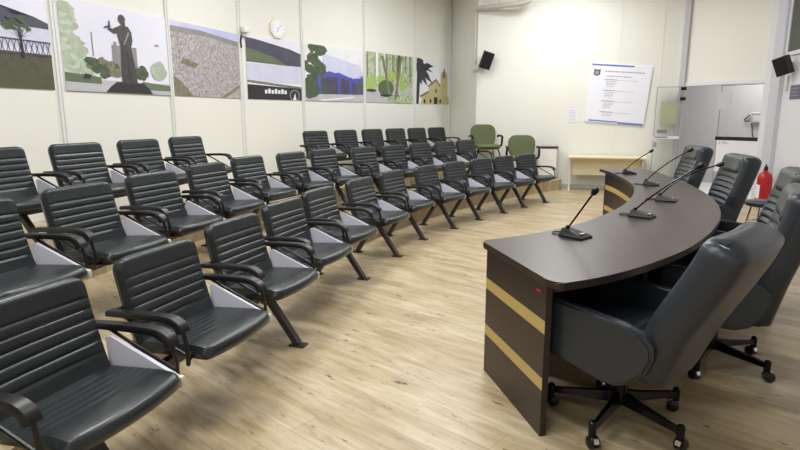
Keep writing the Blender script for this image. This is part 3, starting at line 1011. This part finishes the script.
for i, (x, y, a) in enumerate(ROW2):
    if i == 0: lb = 'black ribbed auditorium chair cut by the left edge, nearest of the middle row'
    elif i == 11: lb = 'black ribbed auditorium chair ending the middle row in front of the green chairs'
    else: lb = 'black ribbed auditorium chair, %s from the near end of the middle row' % ORD[i]
    place(x, y, a, H1, i != 11, lb)
for i, (x, y, a) in enumerate(ROW3):
    if i < 4:
        lb = 'black ribbed auditorium chair, %s from the left of the back row\'s four-seat bench' % ORD[i]
    else:
        lb = 'black ribbed auditorium chair, %s from the left of the back row\'s six-seat bench' % ORD[i - 4]
    place(x, y, a, H2, i not in (3, 9), lb)

def support(row, idx, legs, z0, label):
    ps = []
    for i in idx:
        x, y, a = row[i]; t = math.radians(a)
        ps.append((Vector((x, y, 0)), Vector((cos(t), sin(t), 0)), Vector((sin(t), -cos(t), 0))))
    mid = sum((q[0] for q in ps), Vector()) / len(ps)
    root = thing('seat_beam', label, 'seat support', (mid.x, mid.y, z0), group='steel beams under the seat rows')
    zb = 0.322
    pts = [q[0] + q[2] * 0.20 - mid + Vector((0, 0, zb)) for q in ps]
    pts = [pts[0] - ps[0][1] * 0.16] + pts + [pts[-1] + ps[-1][1] * 0.16]
    bm = BM(); tube(bm, pts, 0.031, 4)
    mesh_obj('beam', bm, M['chair_steel'], root)
    for i in legs:
        q = ps[idx.index(i)]
        def L(u, f, z): return q[0] + q[1] * u + q[2] * f - mid + Vector((0, 0, z))
        for f1 in (0.45, -0.03):
            bm = BM()
            f0 = 0.22 if f1 > 0.2 else 0.18
            tube(bm, [L(0, f0, zb + 0.01), L(0, f1, 0.012)], 0.036, 4, sx=0.95, sy=0.75)
            s = 1 if f1 > 0.2 else -1
            c = [L(-0.035, f1 - 0.05 * s, 0.0), L(0.035, f1 - 0.05 * s, 0.0), L(0.035, f1 + 0.055 * s, 0.0), L(-0.035, f1 + 0.055 * s, 0.0)]
            prism(bm, c, (0, 0, 0.012))
            mesh_obj('leg', bm, M['chair_steel'], root)
support(ROW1, [0, 1, 2, 3, 4], [0, 2, 4], 0, 'dark steel beam with legs under the five nearest front row seats')
support(ROW1, [5, 6], [5, 6], 0, 'dark steel beam with legs under the sixth and seventh front row seats')
support(ROW1, [7, 8], [7, 8], 0, 'dark steel beam with legs under the eighth and ninth front row seats')
support(ROW1, [9, 10, 11], [9, 10, 11], 0, 'dark steel beam with legs under the three farthest front row seats')
support(ROW2, [0, 1, 2, 3], [0, 3], H1, 'dark steel beam with legs under the four nearest middle row seats')
support(ROW2, [4, 5, 6], [4, 6], H1, 'dark steel beam with legs under the fifth to seventh middle row seats')
support(ROW2, [7, 8, 9], [7, 9], H1, 'dark steel beam with legs under the eighth to tenth middle row seats')
support(ROW2, [10, 11], [10, 11], H1, 'dark steel beam with legs under the two farthest middle row seats')
support(ROW3, [0, 1, 2, 3], [0, 3], H2, 'dark steel beam with legs under the back row four-seat bench')
support(ROW3, [4, 5, 6, 7, 8, 9], [4, 7, 9], H2, 'dark steel beam with legs under the back row six-seat bench')

# ------------------------------------------------------------------ green visitor chairs
def make_green(label):
    r = thing('visitor_chair', label, 'chair', group='green visitor chairs')
    bm = BM()
    a = Vector((0, 0.19, 0.43)); ax = Vector((0, 0.16, 0.987)).normalized(); nr = Vector((0, ax.z, -ax.y))
    pad(bm, 0.52, 0.46, 0.07, 0.14, 0.03, lambda x, v, d: a + ax * v + nr * d + Vector((x, -0.25 * x * x, 0)), (), nx=10, nv=36, wf=lambda s: 0.92 + 0.12 * sin(s * pi * 0.8))
    mesh_obj('backrest', bm, M['green_fabric'], r, smooth=True)
    bm = BM()
    pad(bm, 0.50, 0.46, 0.075, 0.07, 0.035, lambda x, v, d: Vector((x, 0.18 - v, 0.445 - d)), (), nx=10, nv=30)
    mesh_obj('seat', bm, M['green_fabric'], r, smooth=True)
    bm = BM()
    for s in (-1, 1):
        tube(bm, [(s * 0.16, 0.20, 0.40), (s * 0.16, 0.26, 0.46), (s * 0.16, 0.29, 0.72)], 0.012)
    tube(bm, [(-0.22, -0.2, 0.400), (0.22, -0.2, 0.400)], 0.012)
    tube(bm, [(-0.22, 0.14, 0.400), (0.22, 0.14, 0.400)], 0.012)
    mesh_obj('frame', bm, M['black_metal'], r, smooth=True)
    for s in (-1, 1):
        bm = BM(); tube(bm, [(s * 0.20, -0.2, 0.40), (s * 0.26, -0.24, 0.20), (s * 0.27, -0.25, 0.0)], 0.013)
        mesh_obj('leg', bm, M['black_metal'], r, smooth=True)
        bm = BM(); tube(bm, [(s * 0.20, 0.14, 0.40), (s * 0.25, 0.24, 0.20), (s * 0.26, 0.28, 0.0)], 0.013)
        mesh_obj('leg', bm, M['black_metal'], r, smooth=True)
        bm = BM()
        tube(bm, spline([(s * 0.22, 0.0, 0.40), (s * 0.31, -0.06, 0.46), (s * 0.315, -0.10, 0.58), (s * 0.31, -0.13, 0.625), (s * 0.31, -0.08, 0.65), (s * 0.31, 0.10, 0.655), (s * 0.305, 0.16, 0.64)]), 0.021, 8, sx=1.2)
        mesh_obj('armrest', bm, M['black_plastic'], r, smooth=True)
    return r
g1 = make_green('green upholstered armchair in the far corner behind the middle row')
g2 = copy_thing(g1)
g2['label'] = 'green upholstered armchair beside the white cabinet, behind the front row end'
g1.location = (1.77, 11.86, H2); g1.rotation_euler = (0, 0, math.radians(8))
g2.location = (2.45, 11.46, H1); g2.rotation_euler = (0, 0, math.radians(-6))

# ------------------------------------------------------------------ curved desk
INN = [(0.47, 3.20), (0.75, 3.36), (1.04, 3.58), (1.36, 3.92), (1.70, 4.38), (1.98, 4.86), (2.22, 5.36), (2.43, 5.92), (2.59, 6.62), (2.69, 7.25), (2.72, 7.78)]
OUT = [(0.66, 2.33), (0.92, 2.46), (1.24, 2.70), (1.61, 3.06), (2.01, 3.57), (2.40, 4.20), (2.75, 4.98), (3.03, 5.90), (3.20, 6.75), (3.30, 7.40), (3.34, 7.86)]
DZ = 0.76
desk = thing('curved_desk', 'long curved dark wood panel desk with two ochre stripes', 'desk', (1.7, 4.2, 0))
o0 = Vector((1.7, 4.2, 0))
def round_corner(a, b, c, r, n=5):
    a, b, c = Vector(a), Vector(b), Vector(c)
    p = b + (a - b).normalized() * r; q = b + (c - b).normalized() * r
    return [((1 - t) ** 2) * p + 2 * t * (1 - t) * b + t * t * q for t in [i / n for i in range(n + 1)]]
si = [Vector((p.x, p.y)) for p in spline([(x, y, 0) for x, y in INN], 6)]
so = [Vector((p.x, p.y)) for p in spline([(x, y, 0) for x, y in OUT], 6)]
loop = []
loop += round_corner(so[1], si[0] * 0 + si[0], si[2], 0.035)[0:]
loop = round_corner(so[0], si[0], si[1], 0.035) + si[1:-1] + round_corner(si[-2], si[-1], so[-1], 0.03) + round_corner(si[-1], so[-1], so[-2], 0.06) + so[1:-1][::-1] + round_corner(so[1], so[0], si[0], 0.09)
bm = BM()
prism(bm, [Vector((p.x, p.y, DZ - 0.036)) - o0 for p in loop], (0, 0, 0.036))
es = [e for e in bm.edges if abs(e.verts[0].co.z - e.verts[1].co.z) < 1e-6]
bmesh.ops.bevel(bm, geom=es, offset=0.005, segments=2, affect='EDGES')
mesh_obj('desktop', bm, M['desk_top'], desk)
LEV = [(0.0, 0.228, 0), (0.228, 0.288, 1), (0.288, 0.50, 0), (0.50, 0.562, 1), (0.562, DZ - 0.037, 0)]
def panel_strip(name, pts, th, side):
    """upright panel following pts; inlaid stripes on the side facing 'side'"""
    bm = BM()
    pts = [Vector(p) for p in pts]
    nor = []
    for i in range(len(pts)):
        d = (pts[min(i + 1, len(pts) - 1)] - pts[max(i - 1, 0)]).normalized()
        nor.append(Vector((d.y, -d.x)) * side)
    for z0, z1, mi in LEV:
        for f_off in (0, -th):
            col0 = [bm.verts.new(Vector((p.x + n.x * f_off, p.y + n.y * f_off, z0)) - o0) for p, n in zip(pts, nor)]
            col1 = [bm.verts.new(Vector((p.x + n.x * f_off, p.y + n.y * f_off, z1)) - o0) for p, n in zip(pts, nor)]
            for i in range(len(pts) - 1):
                f = bm.faces.new((col0[i], col0[i + 1], col1[i + 1], col1[i]))
                f.material_index = mi if f_off == 0 else 0
        for i in (0, -1):
            p, n = pts[i], nor[i]
            q = p - n * th
            f = quad(bm, [Vector((p.x, p.y, z0)) - o0, Vector((q.x, q.y, z0)) - o0, Vector((q.x, q.y, z1)) - o0, Vector((p.x, p.y, z1)) - o0], 0)
    for i in range(len(pts) - 1):
        for z in (0.0, DZ - 0.037):
            a, b = pts[i], pts[i + 1]; c, d = b - nor[i + 1] * th, a - nor[i] * th
            quad(bm, [Vector((v.x, v.y, z)) - o0 for v in (a, b, c, d)], 0)
    bmesh.ops.remove_doubles(bm, verts=bm.verts[:], dist=1e-5)
    return mesh_obj(name, bm, [M['desk_wood'], M['stripe_ochre']], desk)
# front panel along the concave side, inset from the edge
fp = []
for i in range(1, len(si) - 1):
    d = (si[i + 1] - si[i - 1]).normalized()
    fp.append(si[i] + Vector((d.y, -d.x)) * 0.045)
d0 = (so[0] - si[0]).normalized()
e0 = si[0] + d0 * 0.075 + Vector((-d0.y, d0.x)) * 0.006
e1 = so[0] - d0 * 0.085 + Vector((-d0.y, d0.x)) * 0.006
panel_strip('front_panel', fp[1:-1], 0.022, -1)
panel_strip('end_panel', [e0, e1], 0.03, 1)
d1 = (so[-1] - si[-1]).normalized()
f0 = si[-1] + d1 * 0.07 + Vector((d1.y, -d1.x)) * 0.05
f1 = so[-1] - d1 * 0.07 + Vector((d1.y, -d1.x)) * 0.05
panel_strip('end_panel', [f0, f1], 0.03, -1)
# inner dividers carrying the top
for q in (0.27, 0.52, 0.76):
    i = int(q * (len(si) - 1))
    a = si[i]; b = so[i]; dd = (b - a).normalized(); nn = Vector((dd.y, -dd.x)) * 0.012
    a = a + dd * 0.075; b = b - dd * 0.25
    bm = BM()
    prism(bm, [Vector((v.x, v.y, 0)) - o0 for v in (a - nn, b - nn, b + nn, a + nn)], (0, 0, DZ - 0.037))
    mesh_obj('divider_panel', bm, M['desk_wood'], desk)
bm = BM()
pm = e1 - d0 * 0.075
Mx = Matrix.Translation(Vector((pm.x, pm.y, 0.685)) - o0) @ Matrix.Rotation(math.atan2(d0.y, d0.x), 4, 'Z')
box(bm, (-0.018, -0.0015, -0.005), (0.018, 0.0015, 0.005), 0, Mx)
Mx2 = Matrix.Translation(Vector((-d0.y, d0.x, 0)) * -0.032)
for v in bm.verts: v.co = v.co - Vector((-d0.y, d0.x, 0)) * 0.0
st = mesh_obj('asset_tag', bm, M['label_red'], desk)
st['label'] = 'small red tag'

# ------------------------------------------------------------------ desk microphones
def mic(base, tip, bow, label, yaw):
    bx, by = base
    r = thing('desk_microphone', label, 'microphone', (bx, by, DZ), group='gooseneck microphones on the desk')
    Rz = Matrix.Rotation(yaw, 4, 'Z')
    bm = BM()
    lo = [(-0.062, -0.085), (0.062, -0.085), (0.048, 0.075), (-0.048, 0.075)]
    hi = [(-0.050, -0.050), (0.050, -0.050), (0.030, 0.060), (-0.030, 0.060)]
    a = [bm.verts.new(Rz @ Vector((x, y, 0.0))) for x, y in lo]
    m_ = [bm.verts.new(Rz @ Vector((x, y, 0.012))) for x, y in lo]
    b = [bm.verts.new(Rz @ Vector((x, y, 0.026 if y < 0 else 0.052))) for x, y in hi]
    bm.faces.new(a[::-1]); bm.faces.new(b)
    for i in range(4):
        j = (i + 1) % 4
        bm.faces.new((a[i], a[j], m_[j], m_[i])); bm.faces.new((m_[i], m_[j], b[j], b[i]))
    bs = mesh_obj('base', bm, M['black_plastic'], r)
    bm = BM()
    Mx = Rz @ Matrix.Translation((0, -0.056, 0.0275)) @ Matrix.Rotation(0.1, 4, 'X')
    box(bm, (-0.022, -0.008, 0.0), (0.022, 0.008, 0.004), 0.002, Mx)
    mesh_obj('talk_button', bm, M['conduit_grey'], bs)
    s = Rz @ Vector((0, 0.045, 0.045))
    T = Vector((tip[0] - bx, tip[1] - by, tip[2] - DZ))
    d = T - s
    mid = s + d * 0.5 + Vector((0, 0, bow))
    q = s + d * 0.2 + Vector((0, 0, bow * 0.75))
    e = s + d * 0.9
    pts = spline([s, q, mid, s + d * 0.78 + Vector((0, 0, bow * 0.55)), T], 6)
    bm = BM()
    lathe(bm, [(0.014, -0.01), (0.013, 0.012), (0.008, 0.02), (0, 0.02)], 10, s)
    tube(bm, pts[:-2], 0.0058, 8)
    mesh_obj('gooseneck', bm, M['black_metal'], r, smooth=True)
    bm = BM()
    dr = (pts[-1] - pts[-3]).normalized()
    R = Vector((0, 0, 1)).rotation_difference(dr).to_matrix().to_4x4()
    lathe(bm, [(0.006, -0.030), (0.012, -0.022), (0.0175, -0.008), (0.019, 0.008), (0.0165, 0.022), (0.009, 0.031), (0, 0.033)], 14, pts[-1] - dr * 0.012, R)
    mesh_obj('capsule', bm, M['black_plastic'], r, smooth=True)
    bm = BM()
    c = [Rz @ Vector(p) for p in ((-0.01, 0.07, 0.008), (-0.03, 0.12, 0.005), (0.02, 0.16, 0.005), (0.06, 0.13, 0.005), (0.05, 0.08, 0.005))]
    tube(bm, spline(c, 5), 0.0035, 6)
    mesh_obj('cable', bm, M['cable_black'], r, smooth=True)
mic((1.03, 3.30), (1.055, 3.05, 1.07), 0.0, 'black gooseneck microphone nearest on the desk, its short neck leaning upright', math.radians(40))
mic((1.71, 3.98), (1.97, 3.72, 1.15), 0.02, 'black gooseneck microphone, second from the near end of the desk', math.radians(48))
mic((2.24, 4.76), (2.55, 4.52, 1.09), 0.05, 'black gooseneck microphone at mid desk with a long low neck', math.radians(56))
mic((2.60, 5.88), (2.88, 5.66, 1.14), 0.03, 'black gooseneck microphone, second from the far end of the desk', math.radians(68))
mic((2.84, 7.06), (3.09, 7.02, 1.05), 0.02, 'black gooseneck microphone farthest along the desk, before the beige table', math.radians(78))

# ------------------------------------------------------------------ executive chairs
def make_exec(recline=0.29, ztop=1.08):
    r = thing('executive_chair', 'x', 'chair', group='executive chairs behind the desk')
    le = M['exec_leather']
    # seat cushion
    bm = BM()
    pad(bm, 0.56, 0.52, 0.13, 0.06, 0.05, lambda x, v, d: Vector((x, 0.22 - v, 0.435 + 0.03 * v - d)), [0.14, 0.24, 0.34], 0.006, 0.009, nx=9, nv=40, puff=0.012)
    mesh_obj('seat', bm, le, r, smooth=True)
    bm = BM()
    box(bm, (-0.25, -0.26, 0.335), (0.25, 0.24, 0.385), 0.02)
    mesh_obj('seat_shell', bm, M['exec_leather'], r, smooth=True)
    # backrest along an S curve
    hz = ztop - 0.335
    cl = spline([(0, 0.205 + recline * a, 0.335 + hz * b) for a, b in ((0, 0), (0.16, 0.18), (0.38, 0.41), (0.66, 0.65), (0.87, 0.84), (1.0, 1.0))], 10)
    seg = [0]
    for i in range(1, len(cl)):
        seg.append(seg[-1] + (cl[i] - cl[i - 1]).length)
    LL = seg[-1]
    def at(v):
        v = min(max(v, 0), LL)
        for i in range(1, len(seg)):
            if seg[i] >= v - 1e-9:
                t = (v - seg[i - 1]) / (seg[i] - seg[i - 1])
                p = cl[i - 1].lerp(cl[i], t)
                a = cl[max(0, i - 2)]; b = cl[min(len(cl) - 1, i + 1)]
                tg = (b - a).normalized()
                return p, Vector((0, tg.z, -tg.y))
    def mb(x, v, d):
        p, n = at(v)
        return p + n * d + Vector((x, -0.35 * x * x, 0)) 
    bm = BM()
    gr = [LL * q for q in (0.30, 0.37, 0.44, 0.51, 0.58, 0.65)]
    pad(bm, 0.645, LL, 0.165, 0.075, 0.048, mb, gr, 0.014, 0.010, nx=11, nv=84, gx=0.62, wf=lambda s: 0.86 + 0.14 * min(1, s * 2.2))
    bk = mesh_obj('backrest', bm, le, r, smooth=True)
    # inner ribbed face
    bm = BM()
    L0 = LL * 0.22
    def mi_(x, v, d):
        p, n = at(L0 + v)
        return p - n * 0.055 + n * d + Vector((x, -0.35 * x * x, 0))
    Lr = LL * 0.48
    pad(bm, 0.44, Lr, 0.045, 0.03, 0.02, mi_, [Lr * q for q in (0.16, 0.32, 0.48, 0.64, 0.80)], 0.013, 0.009, nx=9, nv=60, gx=0.95)
    f = mesh_obj('ribbed_cushion', bm, M['exec_leather_grey'], bk, smooth=True)
    # headrest
    bm = BM()
    L1 = LL * 0.72
    def mh(x, v, d):
        p, n = at(L1 + v)
        return p - n * 0.05 + n * d + Vector((x, -0.35 * x * x, 0))
    pad(bm, 0.50, LL * 0.26, 0.11, 0.06, 0.055, mh, (), nx=10, nv=30)
    mesh_obj('headrest', bm, M['exec_leather_grey'], r, smooth=True)
    # piping round the back panel
    bm = BM()
    loop_pts = []
    hw = 0.305
    for i in range(41):
        s = i / 40
        if s < 0.4:
            v = LL * (0.06 + 0.84 * s / 0.4); x = -hw * (0.86 + 0.14 * min(1, v / LL * 2.2)) + 0.012
        elif s < 0.6:
            a = (s - 0.4) / 0.2 * pi
            x = -cos(a) * (hw - 0.012); v = LL * 0.90 + sin(a) ** 0.6 * LL * 0.085 if sin(a) > 0 else LL * 0.9
        else:
            v = LL * (0.90 - 0.84 * (s - 0.6) / 0.4); x = hw * (0.86 + 0.14 * min(1, v / LL * 2.2)) - 0.012
        p, n = at(v)
        loop_pts.append(p + n * 0.055 + Vector((x, -0.35 * x * x, 0)))
    tube(bm, loop_pts, 0.0055, 6)
    mesh_obj('piping', bm, le, bk, smooth=True)
    # slab arms
    for s in (-1, 1):
        bm = BM()
        prof = [(-0.265, 0.415), (-0.28, 0.60), (-0.26, 0.645), (-0.21, 0.652), (0.12, 0.606), (0.215, 0.585), (0.258, 0.545), (0.265, 0.49), (0.235, 0.41), (0.17, 0.35), (0.11, 0.325), (0.05, 0.325), (-0.25, 0.395)]
        x0 = s * 0.275; x1 = s * 0.342
        prism(bm, [(x0, y, z) for y, z in prof], (x1 - x0, 0, 0))
        es = [e for e in bm.edges if abs(e.verts[0].co.x - e.verts[1].co.x) < 1e-6]
        bmesh.ops.bevel(bm, geom=es, offset=0.016, segments=3, affect='EDGES')
        mesh_obj('armrest', bm, le, r, smooth=True)
    # column
    bm = BM()
    lathe(bm, [(0.036, 0.085), (0.036, 0.20), (0.022, 0.205), (0.022, 0.325), (0.09, 0.33), (0.09, 0.338), (0, 0.338)], 16)
    mesh_obj('column', bm, M['black_metal'], r, smooth=True)
    for i in range(5):
        a = 2 * pi * i / 5
        R = Matrix.Rotation(a, 4, 'Z')
        bm = BM()
        A0, A1 = 0.02, 0.325
        sec = []
        for rr_, w, zt, zb in ((A0, 0.022, 0.150, 0.092), (0.12, 0.019, 0.130, 0.088), (A1, 0.014, 0.106, 0.080)):
            sec.append([bm.verts.new(R @ Vector((rr_, y, z))) for y, z in ((-w, zb), (w, zb), (w * 0.6, zt), (-w * 0.6, zt))])
        for j in range(2):
            for q in range(4):
                bm.faces.new((sec[j][q], sec[j][(q + 1) % 4], sec[j + 1][(q + 1) % 4], sec[j + 1][q]))
        bm.faces.new(sec[0][::-1]); bm.faces.new(sec[2])
        lathe(bm, [(0.0, 0.058), (0.018, 0.058), (0.018, 0.118), (0.012, 0.124), (0, 0.124)], 12, R @ Vector((A1, 0, 0)))
        leg = mesh_obj('leg', bm, M['black_metal'], r, smooth=True)
        bm = BM()
        ca = a + 0.9 + 0.8 * i
        base = R @ Vector((A1, 0, 0))
        Rc = Matrix.Translation(base) @ Matrix.Rotation(ca, 4, 'Z')
        Ry = Rc @ Matrix.Translation((0.012, 0, 0.0285)) @ Matrix.Rotation(pi / 2, 4, 'X')
        for s in (-1, 1):
            lathe(bm, [(0.0, s * 0.006), (0.0275, s * 0.006), (0.0285, s * 0.010), (0.0285, s * 0.020), (0.020, s * 0.026), (0, s * 0.026)], 16, (0, 0, 0), Ry, 0)
        pts = [(0.0 + 0.034 * cos(t), 0, 0.030 + 0.034 * sin(t)) for t in [math.radians(q) for q in range(10, 181, 17)]]
        pr = [Rc @ Vector((p[0] + 0.012, -0.012, p[2])) for p in pts] + [Rc @ Vector((p[0] * 0.88 + 0.012, -0.012, 0.03 + (p[2] - 0.03) * 0.88)) for p in pts][::-1]
        prism(bm, pr, Rc.to_3x3() @ Vector((0, 0.024, 0)), 1)
        lathe(bm, [(0.007, 0.05), (0.007, 0.06)], 8, base, None, 1)
        mesh_obj('caster', bm, [M['black_plastic'], M['chrome']], leg, smooth=True)
    return r
ex_lean = make_exec(0.30, 1.005)
ex = make_exec(0.20, 1.085)
def face(dx, dy):               # rotation so that local -Y looks along (dx, dy)
    return math.atan2(dy, dx) + pi / 2
def base_rot(o, a):
    """turn the five-star base of one chair"""
    for ch in o.children:
        if ch.name.startswith('leg'):
            ch.rotation_euler = (0, 0, a)
EXP = [((1.075, 2.58), (-0.70, 0.71), 0.08, 'black leather executive chair nearest the camera, tucked under the desk end'),
       ((1.88, 3.25), (-0.86, 0.51), 1.10, 'black leather executive chair, second from the near end, cut by the right edge'),
       ((2.58, 4.28), (-0.92, 0.40), 0.75, 'black leather executive chair half hidden behind the second, in front of the extinguisher'),
       ((3.08, 5.82), (-0.97, 0.20), 0.2, 'black leather executive chair with ribbed back, left of the fire extinguisher'),
       ((3.52, 7.5), (-0.98, 0.13), 0.4, 'black leather executive chair farthest away, in front of the glass door')]
for i, (p, d, br, lb) in enumerate(EXP):
    o = ex_lean if i == 0 else ex if i == 1 else copy_thing(ex)
    o.location = (p[0], p[1], 0)
    o.rotation_euler = (0, 0, face(*d))
    o['label'] = lb
    base_rot(o, br)

# round stool with chrome ring by the right wall
sl = thing('round_stool', 'low round black stool with chrome legs in front of the fire extinguisher', 'stool', (4.35, 6.75, 0))
bm = BM(); lathe(bm, [(0, 0.405), (0.17, 0.405), (0.19, 0.42), (0.19, 0.45), (0.16, 0.468), (0, 0.472)], 28)
mesh_obj('seat', bm, M['exec_leather'], sl, smooth=True)
bm = BM()
tube(bm, [(0.15 * cos(2 * pi * i / 24), 0.15 * sin(2 * pi * i / 24), 0.21) for i in range(25)], 0.009)
mesh_obj('foot_ring', bm, M['chrome'], sl, smooth=True)
for i in range(4):
    a = pi / 4 + i * pi / 2
    bm = BM(); tube(bm, [(0.11 * cos(a), 0.11 * sin(a), 0.41), (0.19 * cos(a), 0.19 * sin(a), 0.0)], 0.011)
    mesh_obj('leg', bm, M['chrome'], sl, smooth=True)

# ------------------------------------------------------------------ ceiling lamps
def lamp(x, y, rz, power, first=[None]):
    if first[0] is None:
        r = thing('ceiling_light', 'white fluorescent ceiling light fitting above the room', 'ceiling light', group='ceiling lights')
        bm = BM(); box(bm, (-0.65, -0.16, -0.07), (0.65, 0.16, 0.0), 0.01)
        mesh_obj('housing', bm, M['trim_white'], r)
        bm = BM(); box(bm, (-0.62, -0.13, -0.078), (0.62, 0.13, -0.071), 0.002)
        mesh_obj('diffuser', bm, M['lamp_glow'], r)
        first[0] = r
    else:
        r = copy_thing(first[0])
    r.location = (x, y, CEIL)
    r.rotation_euler = (0, 0, rz)
    ld = bpy.data.lights.new('lamp_tube', 'AREA')
    ld.shape = 'RECTANGLE'; ld.size = 1.24; ld.size_y = 0.26
    ld.energy = power
    ld.color = (0.97, 0.985, 1.0)
    lo = bpy.data.objects.new('lamp_tube', ld)
    COL.objects.link(lo)
    lo.location = (x, y, CEIL - 0.085)
    lo.rotation_euler = (0, 0, rz)
for x, y, p in ((3.0, 10.4, 54), (0.6, 9.7, 40), (-0.9, 7.3, 44), (1.4, 7.3, 44), (-1.6, 4.6, 46), (0.7, 4.6, 44), (-2.2, 1.8, 46), (-0.4, 1.7, 34), (4.6, 8.4, 14), (-1.2, -1.0, 36)):
    lamp(x, y, math.radians(-42), p)
ld = bpy.data.lights.new('corridor_fill', 'AREA'); ld.energy = 40; ld.size = 0.8; ld.color = (1.0, 0.99, 0.98)  # added fill light, no fitting: brightens the corridor seen through the doorway
lo = bpy.data.objects.new('corridor_fill', ld); COL.objects.link(lo); lo.location = WD.p(0.8, 2.95, -1.0)

w = bpy.data.worlds.new('room_world')
SC.world = w
w.use_nodes = True
w.node_tree.nodes['Background'].inputs['Color'].default_value = (0.9, 0.92, 1.0, 1)
w.node_tree.nodes['Background'].inputs['Strength'].default_value = 0.3

# ------------------------------------------------------------------ camera
cd = bpy.data.cameras.new('camera')
cam = bpy.data.objects.new('camera', cd)
COL.objects.link(cam)
cd.sensor_width = 36.0
cd.lens = 569.0 / 800.0 * 36.0
cam.location = (0, 0, 1.463)
cam.rotation_euler = (math.radians(90 - 10.82), 0, 0)
cd.clip_start = 0.02
SC.camera = cam
SC.view_settings.view_transform = 'Standard'
SC.view_settings.look = 'None'
SC.view_settings.exposure = 0.36
SC.view_settings.gamma = 1.0
SC.view_settings.use_curve_mapping = False
